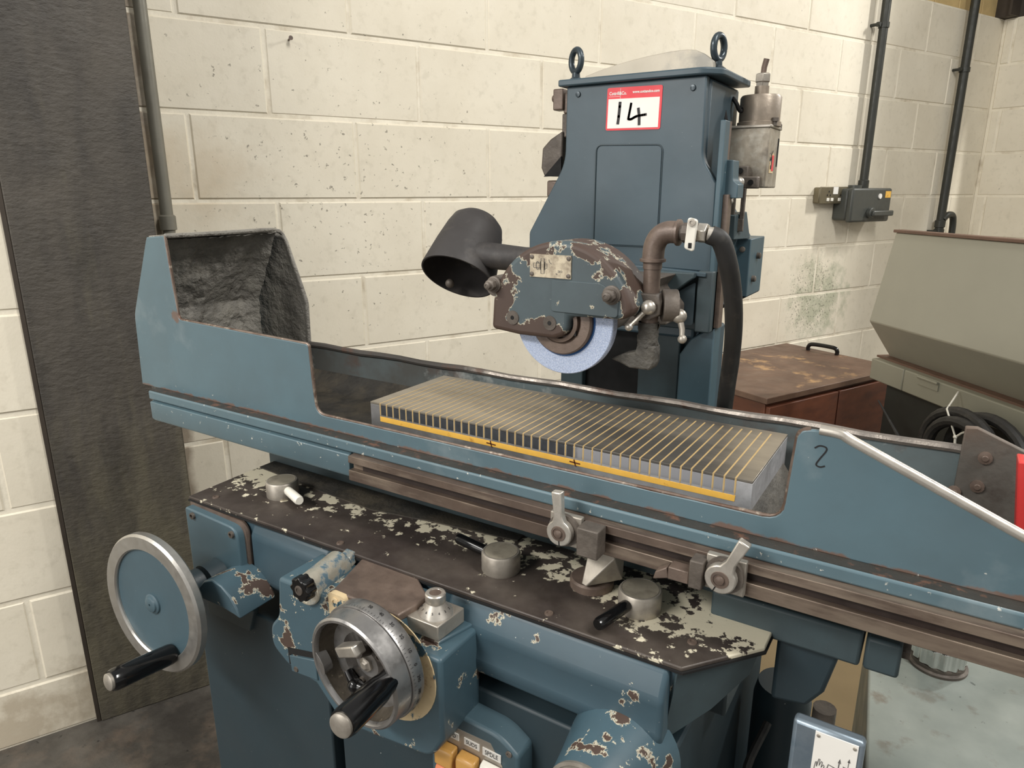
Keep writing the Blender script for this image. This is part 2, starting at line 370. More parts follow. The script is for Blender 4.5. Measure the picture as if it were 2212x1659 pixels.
# ------------------------------------------------------------------ setting
obj('floor', MB().box(-6, 7, -6, 9, FLOOR-.1, FLOOR), M_floor, kind='structure')
ROWS = [FLOOR] + [.358+.225*k for k in range(10)]
def block_mesh(L, H, name='wall_block'):
    bm = bmesh.new(); T = .012; e = .004
    x, z = L/2-.0045, H/2-.0045
    a = [bm.verts.new(p) for p in ((-x, 0, -z), (x, 0, -z), (x, 0, z), (-x, 0, z))]
    b = [bm.verts.new(p) for p in ((-x, -T+e, -z), (x, -T+e, -z), (x, -T+e, z), (-x, -T+e, z))]
    c = [bm.verts.new(p) for p in ((-x+e, -T, -z+e), (x-e, -T, -z+e), (x-e, -T, z-e), (-x+e, -T, z-e))]
    bm.faces.new(c)
    for i in range(4):
        j = (i+1) % 4; bm.faces.new((a[i], a[j], b[j], b[i])); bm.faces.new((b[i], b[j], c[j], c[i]))
    bmesh.ops.recalc_face_normals(bm, faces=bm.faces)
    me = bpy.data.meshes.new(name); bm.to_mesh(me); bm.free(); me.materials.append(M_wall)
    me.polygons.foreach_set('use_smooth', [False]*len(me.polygons))
    return me
BM = {}
def blocks(wall, M, s0, s1, off, t):
    """block courses on a wall face at distance t; off = joint offsets of even / odd courses"""
    for k in range(len(ROWS)-1):
        z0, z1 = ROWS[k], ROWS[k+1]
        o = off[k % 2]; a = o + math.floor((s0-o)/.45)*.45
        while a < s1 - .01:
            x0, x1 = max(a, s0), min(a+.45, s1); a += .45
            if x1-x0 < .03: continue
            key = (round(x1-x0, 3), round(z1-z0, 3))
            if key not in BM: BM[key] = block_mesh(*key)
            jit = random.uniform(-.0015, .0015)
            link('wall_block', BM[key], wall, M @ Matrix.Translation(((x0+x1)/2, -t+.0105+jit, (z0+z1)/2)) @ Matrix.Rotation(random.uniform(-.002, .002), 4, 'Y'))
TOP = 2.383
def slab(name, M, x0, x1, t, th=.2, mat=M_mortar, z0=FLOOR, z1=TOP):
    o = link(name, None, None, M) if False else None
    return obj(name, MB().box(x0, x1, -t+.0015, -t+.0015+th, z0, z1, M), mat, kind='structure')
wall_back = slab('wall_back', WM, .06, 4.56, 0)
blocks(wall_back, WM, .165, 4.355, (.30, .06), 0)
wall_left = slab('wall_left', WM, -1.6, -.098, .255, .45)
blocks(wall_left, WM, -1.6, -.104, (-.435, -.21), .255)
# return wall at the far corner, facing along the back wall
WR = WM @ Matrix.Translation((4.36, 0, 0)) @ Matrix.Rotation(-math.pi/2, 4, 'Z')   # local x runs out of the corner into the room
wall_right = slab('wall_right', WR, 0, .42, 0, .3)
blocks(wall_right, WR, .01, .42, (.30, .06), 0)
wall_far = slab('wall_far', WR, .42, 3.0, -.35, .2)
blocks(wall_far, WR, .42, 3.0, (.30, .06), -.35)
clad = obj('trim_1', MB().box(2.4, 4.4, .062, .10, TOP+.002, 3.3, WM), M_darksteel, kind='structure')
for i in range(9): obj('cladding_board', MB().box(2.4+.22*i, 2.4+.22*i+.214, .02, .06, TOP+.002, 3.3, WM), M_clad, clad, bev=.004)
obj('trim_2', MB().box(4.30, 4.42, -.06, .05, TOP+.002, 3.3, WM).box(4.27, 4.45, -.07, -.058, TOP+.002, 3.3, WM), M_darksteel, kind='structure')
obj('trim_3', MB().box(.0, 1.2, .0, .10, TOP+.002, 3.3, WR), M_darksteel, kind='structure')
# steel pillar: H section, its front flange flush with the left wall
pil = thing('steel_pillar', W(.03, .2, FLOOR), 'broad soot-blackened steel pillar standing against the block wall on the left', 'pillar')
obj('flange', MB().box(-.108, .166, -.272, -.252, FLOOR, 2.9, WM), M_pillar, pil, bev=.003)
obj('web', MB().box(.022, .036, -.252, -.06, FLOOR, 2.9, WM).box(-.09, .15, -.06, -.045, FLOOR, 2.9, WM), M_pillar, pil)
obj('edge_strip', MB().box(-.118, -.1085, -.268, -.25, FLOOR, 2.9, WM), M_darksteel, pil, bev=.001)
# nail
nail = obj('wall_nail', MB().cyl(W(.578, -.002, 1.905), W(.578, .020, 1.907), .003, .0025, 8).cyl(W(.578, .020, 1.907), W(.578, .0225, 1.907), .0055, .006, 10), M_brown)
tag(nail, 'small rusty nail sticking out of the bare cream wall', 'nail')
# conduits
def conduit(label, s, t, z0, z1, r, mat, clips, coupl=()):
    c = thing('conduit_pipe', W(s, t, z0), label, 'pipe')
    obj('pipe', MB().cyl(W(s, t, z0), W(s, t, z1), r, n=18), mat, c)
    for z in clips:
        obj('saddle_clip', MB().lathe(W(s, t, z-.012), (0, 0, 1), [(r+.0005, 0), (r+.004, .001), (r+.004, .023), (r+.0005, .024)], 18, False).box(s-.045, s-.01, -t-.004, -t+.008, z-.009, z+.009, WM).cyl(W(s-.04, 0, z), W(s-.04, t+.008, z), .007, n=10), mat, c)
    for z in coupl:
        obj('coupling', MB().lathe(W(s, t, z-.02), (0, 0, 1), [(r+.0005, 0), (r+.005, .002), (r+.005, .036), (r+.0005, .04)], 18, False), mat, c)
    return c
conduit('thin grey conduit running down the wall beside the black pillar', .219, .03, 1.40, 3.2, .0155, M_conduit, (), (1.43,))
conduit('dark conduit dropping into the isolator switch', 3.23, .04, 1.5215, 3.2, .019, M_conduitdk, (2.225,), (1.54,))
c3 = conduit('dark conduit near the far corner with a bend at its foot', 3.968, .04, 1.0, 3.3, .021, M_conduitdk, (2.10, 1.30), (1.34,))
obj('bend', MB().tube(spline([W(3.968, .05, 1.36), W(4.0, .055, 1.385), W(4.05, .055, 1.38), W(4.07, .055, 1.33), W(4.075, .055, 1.2)], 6), .017, 12), M_conduitdk, c3)
# socket
so = thing('wall_socket', W(3.0, 0, 1.45), 'grey metal double wall socket left of the isolator box', 'socket')
obj('back_box', MB().box(2.915, 3.115, -.035, 0, 1.455, 1.525, WM), M_socket, so, bev=.006)
obj('face_plate', MB().box(2.912, 3.118, -.04, -.035, 1.452, 1.528, WM), M_socket, so, bev=.003)
for s in (2.97, 3.0, 3.055, 3.085):
    obj('rocker', MB().box(s-.009, s+.009, -.044, -.039, 1.463, 1.478, WM), M_white, so, bev=.002)
obj('paper_label', MB().box(3.005, 3.04, -.0415, -.0398, 1.495, 1.527, WM), M_paperw, so)
for s in (2.975, 3.075):
    mb = MB()
    for dx, dz in ((0, .012), (-.011, -.004), (.011, -.004)): mb.box(s-.003+dx, s+.003+dx, -.0408, -.0398, 1.494+dz-.004, 1.494+dz+.004, WM)
    obj('pin_holes', mb, M_hole, so)
# isolator
iso = thing('isolator_switch', W(3.22, 0, 1.37), 'dark grey isolator switch box with handle and yellow sticker on the wall', 'switch')
obj('housing', MB().box(3.07, 3.36, -.075, 0, 1.375, 1.52, WM), M_iso, iso, bev=.012, seg=3)
obj('lid', MB().box(3.06, 3.37, -.105, -.075, 1.368, 1.522, WM), M_iso, iso, bev=.010, seg=3)
obj('gland', MB().cyl(W(3.15, .05, 1.515), W(3.15, .05, 1.535), .03, n=16), M_iso, iso)
hb = obj('lever_hub', MB().cyl(W(3.20, .104, 1.41), W(3.20, .125, 1.41), .024, n=18), M_iso, iso, bev=.003)
obj('lever', MB().box(3.19, 3.35, -.138, -.122, 1.395, 1.420, WM), M_iso, hb, bev=.005)
obj('sticker', MB().box(3.315, 3.358, -.1062, -.1045, 1.478, 1.508, WM), M_yellow, iso)
obj('indicator', MB().cyl(W(3.27, .104, 1.485), W(3.27, .11, 1.485), .012, n=14), M_paperw, iso)
# brown cabinet
cab = thing('brown_cabinet', W(2.4, .3, FLOOR), 'low brown cabinet with worn top and black handle against the block wall', 'cabinet')
obj('body', MB().box(1.995, 2.805, -.56, -.02, FLOOR+.02, .79, WM), M_wood, cab, bev=.002)
obj('top_board', MB().box(1.98, 2.82, -.578, -.015, .79, .812, WM), M_woodtop, cab, bev=.002)
for a, b in ((2.0, 2.395), (2.405, 2.80)):
    obj('door', MB().box(a, b, -.578, -.561, FLOOR+.05, .775, WM), M_wood, cab, bev=.002)
for s, t in ((2.82, .2),):
    hp = [W(2.775, .165, .812), W(2.775, .165, .83), W(2.778, .185, .842), W(2.79, .275, .842), W(2.793, .295, .83), W(2.793, .295, .812)]
    obj('handle', MB().tube(spline(hp, 5), .009, 10), M_black, cab)
    obj('handle', MB().tube(spline([W(2.03, .165, .812), W(2.03, .165, .83), W(2.03, .185, .842), W(2.03, .275, .842), W(2.03, .295, .83), W(2.03, .295, .812)], 5), .009, 10), M_black, cab)
# grey machine on the right
GD = V((.6511, -.75898, 0)); GN = V((-.75898, -.6511, 0)); GO = V((.3935, 2.17, 0))
GM = Matrix(((GD.x, -GN.x, 0, GO.x), (GD.y, -GN.y, 0, GO.y), (0, 0, 1, 0), (0, 0, 0, 1)))      # local x along face, -y out of the face
gm = thing('grey_machine', GO + GD*.7 - GN*.25 + V((0, 0, FLOOR)), 'large grey machine with chevron splash guard at the right', 'machine')
gp = [(0, 1.372), (-.055, 1.067), (.045, .935), (.45, .935), (.45, .96), (.075, .96), (-.02, 1.075), (.012, 1.372)]
obj('splash_guard', MB().prism(gp, 'x', 0, 1.7, GM), M_grey, gm, bev=.004)
obj('top_trim', MB().box(-.006, 1.7, -.006, .030, 1.372, 1.382, GM), M_trimbrown, gm, bev=.002)
obj('sill', MB().box(-.005, .165, -.02, .5, .855, .93, GM).box(.168, 1.7, -.02, .5, .855, .93, GM), M_greysill, gm, bev=.004)
obj('sill_lip', MB().box(-.02, 1.7, .01, .5, .93, .937, GM), M_trimbrown, gm)
obj('lower_panel', MB().box(.03, 1.7, .03, .5, FLOOR, .855, GM), M_darkpanel, gm)
obj('hinge', MB().box(.24, .33, -.024, -.018, .90, .925, GM).cyl(GM @ V((.24, -.026, .925)), GM @ V((.33, -.026, .925)), .005, n=8), M_greysill, gm)
# hose coil hanging on the grey machine, tied with a cable tie
def P2(x, y, z): return V((x, y, z))
hc = GM @ V((.52, -.09, .80))
coil = thing('hose_coil', GM @ V((.52, -.09, .66)), 'coiled black hose tied to the grey machine with a white cable tie', 'hose')
for i, (r, dy, dx) in enumerate(((.105, 0, 0), (.12, -.025, .03), (.10, -.045, .05), (.12, .012, .09))):
    pts = [hc + GD*(dx + r*1.15*math.cos(a)) + V((0, 0, r*math.sin(a)-.02)) + GN*(-dy) for a in [2*math.pi*k/28 for k in range(28)]]
    obj('loop', MB().tube(pts, .016, 10, True), M_rubber, coil)
obj('loose_end', MB().tube(spline([hc + GD*-.04 + V((0, 0, -.11)) + GN*.04, hc + GD*-.17 + V((0, 0, -.075)) + GN*.03, hc + GD*-.34 + V((0, 0, .03)) + GN*.02], 8), [.014*(1-i/19) for i in range(17)], 8), M_rubber, coil)
a0 = GM @ V((.50, -.13, .90)); a1 = GM @ V((.57, -.15, .84)); 
obj('cable_tie', MB().tube([GM @ V((.42, -.03, .925)), a0 + V((0, 0, .0)), a1], .0028, 6).tube([a1, GM @ V((.575, -.15, .80))], .0035, 6).sph(a1, .006, 8).tube(spline([a1, GM @ V((.60, -.145, .865)), GM @ V((.66, -.14, .87))], 5), .0028, 6), M_white, coil)

# ------------------------------------------------------------------ the surface grinder
G = thing('surface_grinder', (.1, .2, FLOOR), 'large blue surface grinder with handwheels and grimy sliding table', 'grinder')
# base cabinet
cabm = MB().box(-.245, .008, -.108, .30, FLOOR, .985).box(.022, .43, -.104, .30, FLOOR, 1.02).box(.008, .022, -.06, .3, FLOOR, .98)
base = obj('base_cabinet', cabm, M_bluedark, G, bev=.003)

# apron under the control plate
plate_out = [(-.234, -.107), (.434, -.0935), (.487, -.027), (.488, .09), (-.243, .09)]
ap = [(-.229, -.103), (.428, -.09), (.480, -.025), (.481, .088), (-.238, .088)]
apl = [(-.229, -.103), (.40, -.085), (.455, -.022), (.46, .088), (-.238, .088)]
apron = obj('apron', MB().add([(x, y, 1.116) for x, y in ap] + [(-.229, -.103, 1.035), (.418, -.088, 1.036), (.474, -.026, 1.088), (.478, .088, 1.095), (-.238, .088, 1.035), (.40, .0, 1.035)],
    [(4, 3, 2, 1, 0), (0, 1, 6, 5), (1, 2, 7, 6), (2, 3, 8, 7), (3, 4, 9, 8), (4, 0, 5, 9), (5, 6, 10), (6, 7, 10), (7, 8, 10), (8, 9, 10), (9, 5, 10)]), M_bluechip2, G, bev=.003)
obj('apron_side', MB().add([(.4305, -.0925, 1.114), (.4825, -.027, 1.114), (.4765, -.028, 1.0885), (.452, -.056, 1.060), (.4205, -.0905, 1.037), (.42, -.08, 1.114), (.47, -.02, 1.114), (.466, -.02, 1.09), (.44, -.05, 1.064), (.412, -.08, 1.04)],
    [(0, 1, 2, 3, 4), (9, 8, 7, 6, 5), (0, 5, 6, 1), (1, 6, 7, 2), (2, 7, 8, 3), (3, 8, 9, 4), (4, 9, 5, 0)]), M_bluegrimy, apron)
obj('apron_front', MB().prism([(-.095, 1.115), (-.1030, 1.100), (-.1075, 1.088), (-.1062, 1.066), (-.1085, 1.052), (-.104, 1.038), (-.085, 1.030), (-.085, 1.115)], 'x', .19, .424), M_bluechip2, apron, bev=.007, seg=4, ang=20)
obj('apron_front', MB().prism([(-.099, 1.112), (-.106, 1.096), (-.1065, 1.035), (-.085, 1.01), (-.085, 1.112)], 'x', -.115, .02), M_bluechip2, apron, bev=.005, seg=3, ang=20)
plate = obj('control_plate', MB().prism(plate_out, 'z', 1.116, 1.1205), M_plate, G, bev=.0012, label='worn dark control plate with flaking cream paint')
obj('plate_seam', MB().prism([(x*1.002+.0005, y-.0012 if y < 0 else y) for x, y in plate_out], 'z', 1.1142, 1.1164), M_hole, plate)  # near-black strip drawn for the seam under the plate edge
for x, y in ((.468, .02), (.43, -.055), (.03, -.092), (.30, -.085), (-.2, -.09)):
    obj('screw', MB().lathe((x, y, 1.1205), (0, 0, 1), [(.0045, 0), (.0042, .0012), (.0022, .0014), (.002, .0004)], 12), M_brown, plate)
# access cover on the apron left
cov = obj('access_cover', MB().prism(fillet([(-.226, 1.005), (-.121, 1.005), (-.121, 1.108), (-.226, 1.112)], {2: .016, 3: .004}), 'y', -.119, -.104), M_blue, G, bev=.002)
obj('gasket', MB().prism(fillet([(-.228, 1.003), (-.117, 1.003), (-.117, 1.112), (-.228, 1.115)], {2: .016}), 'y', -.109, -.103), M_brown, cov)
for x, z in ((-.209, 1.104), (-.131, 1.099)):
    obj('screw', MB().lathe((x, -.119, z), (0, -1, 0), [(.0045, 0), (.0045, .003), (.0025, .0032), (.0022, .001)], 12), M_cast, cov)
# left handwheel
HC = V((-.189, -.200, 1.024)); ax = V((0, -1, 0)); ax = V((.05, -1, .04)).normalized()
def hwp(x, h, z): # offset in wheel frame
    u = V((1, .05, 0)).normalized(); v = ax.cross(u) * -1
    if v.z < 0: v = -v
    return HC + u*x + v*z + ax*h
lw = obj('handwheel', MB().lathe(HC, ax, [(.0700, -.013), (.0860, -.013), (.0895, -.010), (.0895, -.002), (.0870, .001), (.0716, .001), (.0700, -.001), (.0700, -.013)], 64, False), M_alu, G, label='large handwheel with polished rim and blue disc')
obj('disc', MB().lathe(HC, ax, [(.0702, -.012), (.0702, -.003), (.0150, -.003)], 56), M_blue, lw)
obj('hub', MB().lathe(HC, ax, [(.0130, -.004), (.0130, -.0012), (.0118, -.0004), (.0102, .0000), (.0095, .0016), (.0085, .0022), (.0016, .0022), (.0012, .0)], 28), M_blue, lw)
hb0 = V((-.157, -.200, .968)); hd = (V((-.160, -.278, .976)) - hb0).normalized()
obj('handle', MB().lathe(hb0, hd, [(.0115, 0), (.0125, .004), (.0130, .060), (.0128, .070), (.0115, .073)], 24), M_black, lw)
obj('handle_tip', MB().lathe(hb0 + hd*.0725, hd, [(.0100, 0), (.0100, .0035), (.0085, .0045)], 20), M_dullsteel, lw)
obj('shaft', MB().cyl(HC - ax*.012, (-.170, -.105, 1.034), .0165, .0180, 24).cyl((-.168, -.14, 1.032), (-.167, -.105, 1.034), .0215, .0215, 24), M_bluedark, lw)
# D-shaped cover beside it
dpoly = [(-.148, 1.022), (-.146, 1.036), (-.132, 1.050), (-.115, 1.057), (-.098, 1.054), (-.083, 1.045), (-.073, 1.032), (-.068, 1.020), (-.078, 1.022), (-.10, 1.024)]
obj('gear_cover', MB().prism([(x-.003, z+.004) for x, z in dpoly], 'y', -.162, -.104, None, [(x-.010, z) for x, z in dpoly]), M_bluechip, G, bev=.002, seg=2, ang=50)
obj('cover_bracket', MB().prism([(-.215, .972), (-.213, .955), (-.128, .957), (-.115, .990), (-.128, 1.010), (-.16, 1.018), (-.215, 1.0)], 'y', -.1125, -.104), M_bluegrimy, G, bev=.001)
# centre housing carrying the cross feed handwheel
hp = fillet([(.008, 1.106), (.176, 1.112), (.180, 1.090), (.230, 1.090), (.230, 1.00), (.215, .972), (.09, .955), (.055, .99), (.010, .996), (-.014, 1.012), (-.014, 1.038), (.002, 1.056)], {10: .008, 11: .008, 5: .012, 8: .006, 9: .01})
hous = obj('feed_housing', MB().prism(hp, 'y', -.164, -.10), M_bluechip, G, bev=.004, seg=3)
obj('top_cover', MB().prism([(.090, -.162), (.176, -.160), (.182, -.120), (.150, -.098), (.070, -.098)], 'z', 1.108, 1.117), M_brown, hous, bev=.002)
obj('primer_patch', MB().lathe((.164, -.1642, 1.060), (0, -1, 0), [(.060, 0), (.060, .0012)], 40), M_copper, hous)
obj('lug', MB().prism(fillet([(.088, 1.088), (.112, 1.098), (.112, 1.117), (.088, 1.117)], .006), 'y', -.1665, -.160).lathe((.098, -.1666, 1.108), (0, -1, 0), [(.0052, 0), (.0052, .0012), (.003, .0013), (.003, .0002)], 12), M_copper, hous)
sl = obj('slot_cover', MB().prism([(.016, 1.012), (.058, 1.022), (.060, .997), (.018, .992)], 'y', -.1655, -.16), M_blue, hous, bev=.001)
obj('slot', MB().prism([(.014, 1.021), (.058, 1.031), (.058, 1.024), (.018, 1.014), (.016, 1.0), (.0145, 1.0)], 'y', -.1648, -.16), M_hole, hous)
obj('screw', MB().lathe((.026, -.1655, .998), (0, -1, 0), [(.0035, 0), (.003, .0012)], 10), M_cast, hous)
sk = obj('stop_barrel', MB().cyl((.058, -.170, 1.108), (.049, -.112, 1.110), .0165, .0165, 24), M_chipchrome, hous, bev=.0015)
obj('hex_end', MB().cyl((.056, -.112, 1.113), (.052, -.099, 1.114), .0105, .0105, 6), M_chipchrome, hous, bev=.001)
kn = obj('lobed_knob', MB().prism([(.072+(.0125+.0013*math.cos(8*a))*math.cos(a), 1.1245+(.0125+.0013*math.cos(8*a))*math.sin(a)) for a in [2*math.pi*k/48 for k in range(48)]], 'y', -.189, -.177), M_black, hous, bev=.0012)
obj('knob_centre', MB().lathe((.072, -.189, 1.1245), (0, -1, 0), [(.0055, -.001), (.005, .0012), (.003, .0013), (.0028, .0005)], 16), M_cast, hous)
obj('knob_stem', MB().cyl((.070, -.178, 1.122), (.060, -.164, 1.110), .007, .009, 14), M_black, hous)
# vernier block with square plate and cone knob
vb = obj('vernier_block', MB().prism([(.174, -.148), (.214, -.147), (.226, -.10), (.18, -.10)], 'z', 1.02, 1.0935), M_bluechip, G, bev=.002)
obj('square_plate', MB().prism([(.1735, -.1485), (.2145, -.1475), (.2165, -.1075), (.178, -.1075)], 'z', 1.094, 1.1105), M_dullsteel, vb, bev=.0012)
kx, ky, kz = .197, -.128, 1.1105
obj('cone_dial', MB().lathe((kx, ky, kz), (0, 0, 1), [(.0180, 0), (.0175, .0012), (.0082, .0115), (.0078, .013)], 40), M_steel, vb)
obj('knurled_knob', MB().lathe((kx, ky, kz+.012), (0, 0, 1), [(.0095, 0), (.0102, .001), (.0102, .0085), (.0092, .0095), (.0062, .0096), (.0058, .0088)], 40), M_steel, vb)
obj('knob_insert', MB().cyl((kx, ky, kz+.0200), (kx, ky, kz+.0211), .006, n=20), M_brown, vb)
for i, c in enumerate('8765432'):
    a = math.radians(-150 + i*28); r = .0138
    M = Matrix.Translation((kx+r*math.cos(a), ky+r*math.sin(a), kz+.0060)) @ Matrix.Rotation(a+math.pi/2, 4, 'Z') @ Matrix.Rotation(math.radians(47), 4, 'X')
    text('numeral', c, .0035, M, M_ink, vb, .0001)
# right (cross feed) handwheel
RC = V((.157, -.205, 1.072)); rx = V((-.05, -1, -.05)).normalized()
rw = obj('handwheel', MB().lathe(RC, rx, [(.0500, -.020), (.0520, -.002), (.0535, .0008), (.0560, .0008), (.0580, -.001), (.0585, -.018), (.0570, -.0185), (.0570, -.020)], 64, False), M_dial, G, label='smaller dished handwheel with graduated dial ring')
obj('dial_ring', MB().lathe(RC, rx, [(.0560, -.0185), (.0600, -.0185), (.0605, -.020), (.0605, -.032), (.0595, -.034), (.03, -.034)], 64), M_dial, rw)
obj('dish', MB().lathe(RC, rx, [(.0515, -.004), (.0495, -.014), (.0440, -.022), (.0340, -.0235), (.0335, -.021), (.0150, -.021), (.0140, -.026), (.001, -.026)], 56, False), M_wheelin, rw)
obj('boss_plate', MB().lathe(RC, rx, [(.0335, -.022), (.0330, -.0185), (.0150, -.0185), (.0145, -.024)], 48, False), M_cast, rw)
obj('nut', MB().lathe(RC, rx, [(.0085, -.026), (.0085, -.016), (.0060, -.015), (.0040, -.013), (.0015, -.0128)], 6), M_dullsteel, rw, bev=.0006)
ru = V((1, -.05, 0)).normalized(); rv = V((0, -.05, 1)).normalized()
def rp(x, z, h): return RC + ru*x + rv*z + rx*h
for a in (40, 150, 250):
    q = rp(.0245*math.cos(math.radians(a)), .0245*math.sin(math.radians(a)), -.0185)
    obj('screw', MB().lathe(q, rx, [(.0038, 0), (.0036, .0022), (.002, .0023), (.0018, .001)], 12), M_cast, rw)
RB = frame(rp(-.001, .0265, -.002), ru, -rx, rv)
obj('clamp_lever', MB().box(-.020, .018, -.006, .006, -.0055, .0055, RB @ Matrix.Rotation(math.radians(-30), 4, 'Y') @ Matrix.Rotation(math.radians(-8), 4, 'Z')), M_steel, rw, bev=.0016)
obj('clamp_stem', MB().cyl(rp(.006, .024, -.004), rp(.002, .016, -.020), .005, .006, 12), M_cast, rw)
obj('tripod_knob', MB().tube([rp(-.024, -.016, -.014), rp(-.012, -.026, -.012), rp(-.016, -.042, -.014)], [.004, .0065, .0045], 12).tube([rp(-.012, -.026, -.012), rp(.002, -.026, -.013)], [.0065, .0045], 12).sph(rp(-.012, -.026, -.011), .0075), M_black, rw)
obj('finger_lug', MB().prism(fillet([(-.0555, .004), (-.047, -.004), (-.0425, -.012), (-.0425, -.022), (-.0505, -.023)], .004), 'y', .0005, .011, frame(RC, ru, -rx, rv)), M_dial, rw, bev=.001)
h0 = V((.203, -.207, 1.085)); h1 = V((.211, -.270, 1.090))
hd = (h1-h0).normalized(); hl = (h1-h0).length
obj('handle', MB().lathe(h0, hd, [(.0105, -.010), (.0110, .006), (.0122, .012), (.0128, .018), (.0132, hl*.93), (.0122, hl)], 28), M_black, rw)
obj('handle_tip', MB().lathe(h0 + hd*hl*.985, hd, [(.0108, 0), (.0108, .0035), (.0092, .0045)], 24), M_dullsteel, rw)
for i, c in enumerate(('50', '40', '30', '20', '10', '0', '390', '380', '370', '360')):
    a = math.radians(86 - i*13.5); r = .0609
    q = rp(r*math.cos(a), r*math.sin(a), -.0262); n_ = (ru*math.cos(a) + rv*math.sin(a)); t_ = (-ru*math.sin(a) + rv*math.cos(a))
    
    M = Matrix.Translation(q) @ frame((0, 0, 0), -t_, -rx, n_)
    text('numeral', c, .0048, M, M_ink, rw, .0001)
mb = MB()
for k in range(100):
    a = 2*math.pi*k/100; q = rp(.0606*math.cos(a), .0606*math.sin(a), -.0195); t_ = (-ru*math.sin(a) + rv*math.cos(a)); n_ = (ru*math.cos(a) + rv*math.sin(a))
    L_ = -.0035 if k % 5 == 0 else -.002
    for_ = [q - t_*.00015, q + t_*.00015, q + t_*.00015 + rx*L_, q - t_*.00015 + rx*L_]
    mb.add([p + n_*.0002 for p in for_], [(0, 1, 2, 3)])
obj('graduations', mb, M_ink, rw, kind='stuff')
# round boss at the right of the apron
bc = (.380, 1.014)
obj('lower_boss', MB().lathe((bc[0]+.006, -.085, bc[1]), (-.05, -1, 0), [(.052, 0), (.049, .02), (.041, .055), (.037, .075), (.036, .078)], 40), M_bluechip, G)
obj('boss_rim', MB().lathe((bc[0]+.002, -.163, bc[1]), (-.05, -1, 0), [(.036, 0), (.0365, .003), (.0335, .0035), (.0335, .002)], 40), M_dullsteel, G)
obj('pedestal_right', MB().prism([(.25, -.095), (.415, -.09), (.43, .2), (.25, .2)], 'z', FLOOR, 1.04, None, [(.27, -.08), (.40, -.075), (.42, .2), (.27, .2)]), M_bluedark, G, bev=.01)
# switch panel
sp = obj('switch_panel', MB().prism(fillet([(.186, .80), (.294, .80), (.294, .985), (.272, 1.000), (.199, 1.003), (.186, .985)], {3: .012, 4: .004, 5: .006}), 'y', -.130, -.098), M_blue, G, bev=.0035, seg=3)
obj('switch_plate', MB().prism([(.192, .82), (.276, .82), (.276, .966), (.262, .987), (.206, .985), (.193, .97)], 'y', -.1306, -.125), M_dullsteel, sp)
def swlab(x0, x1, zt, zb, txt, slope=.02):
    o = obj('switch_label', MB().box(x0, x1, -.1314, -.1304, zb, zt), M_paperw, sp)
    text('lettering', txt, (zt-zb)*.80, Matrix.Translation(((x0+x1)/2, -.1315, (zt+zb)/2)) @ FRONT, M_ink, sp, .0001, sx=.9 if len(txt) < 5 else .8)
swlab(.2055, .2235, .9795, .9715, 'HYD'); swlab(.2305, .2490, .9795, .9715, 'SUDS'); swlab(.2530, .2745, .9790, .9700, 'SPDLE')
def rocker(x0, x1, zt, mats):
    z = zt
    for m, hgt in mats:
        obj('push_button', MB().prism([(-.131, z), (-.141, z-.002), (-.143, z-.006), (-.143, z-hgt+.001), (-.131, z-hgt+.0005)], 'x', x0, x1), m, sp, bev=.0018)
        z -= hgt
rocker(.2000, .2225, .965, ((M_amber, .024), (M_orange, .024), (M_amber, .03)))
rocker(.2270, .2495, .965, ((M_amber, .024), (M_orange, .024), (M_amber, .03)))
obj('push_button', MB().prism([(-.131, .965), (-.137, .963), (-.141, .955), (-.131, .950)], 'x', .2535, .2755), M_white, sp, bev=.001)
obj('push_button', MB().prism([(-.131, .949), (-.141, .947), (-.141, .92), (-.131, .918)], 'x', .2545, .2750), M_green, sp, bev=.001)
for x, z in ((.1945, .988), (.2835, .985)):
    obj('screw', MB().lathe((x, -.1305, z), (0, -1, 0), [(.0035, 0), (.0033, .001), (.0018, .0011), (.0016, .0003)], 12), M_cast, sp)
# control knobs on the plate
def knob(c, lever_dir, mat, up=.0, L=.055, back=.0, wear=False):
    k = obj('control_knob', MB().lathe((c[0], c[1], 1.1205), (0, 0, 1), [(.0205, 0), (.0208, .001), (.0208, .0195), (.0195, .0215), (.0180, .0218), (.0178, .0212), (.001, .0212)], 48), M_dullsteel, G)
    d = V(lever_dir).normalized(); p = V((c[0], c[1], 1.1205+.013))
    obj('lever', MB().lathe(p + d*.018, d, [(.0035, -.004), (.0052, .002), (.0058, .004), (.0061, L-.003), (.0050, L)], 18), mat, k)
    obj('knob_cap', MB().lathe((c[0], c[1], 1.1205+.0212), (0, 0, 1), [(.0176, 0), (.0176, .0006)], 40), M_cap, k)
    return k
knob((-.1315, -.037), (.94, -.34, .0), M_white, L=.042)
knob((.2165, -.0404), (-1, .06, .08), M_black, L=.042)
knob((.3697, -.0303), (-.25, -1, -.02), M_black, L=.046)
# trip lever between the dogs
td = obj('trip_lever', MB().add([(.309, -.018, 1.166), (.340, -.024, 1.169), (.341, -.029, 1.164), (.318, -.043, 1.1335), (.312, -.041, 1.1335), (.312, -.005, 1.166), (.345, -.012, 1.169), (.345, -.014, 1.135), (.330, -.022, 1.131), (.308, -.018, 1.131)],
    [(0, 1, 2, 3, 4), (0, 5, 6, 1), (1, 6, 7, 2), (2, 7, 8, 3), (3, 8, 9, 4), (4, 9, 5, 0), (5, 9, 8, 7, 6)]), M_dullsteel, G, bev=.0012, ang=15)
obj('pivot_disc', MB().lathe((.312, -.0165, 1.1205), (0, 0, 1), [(.0225, 0), (.0225, .0075), (.0205, .0095), (.012, .010)], 40), M_brown, td)
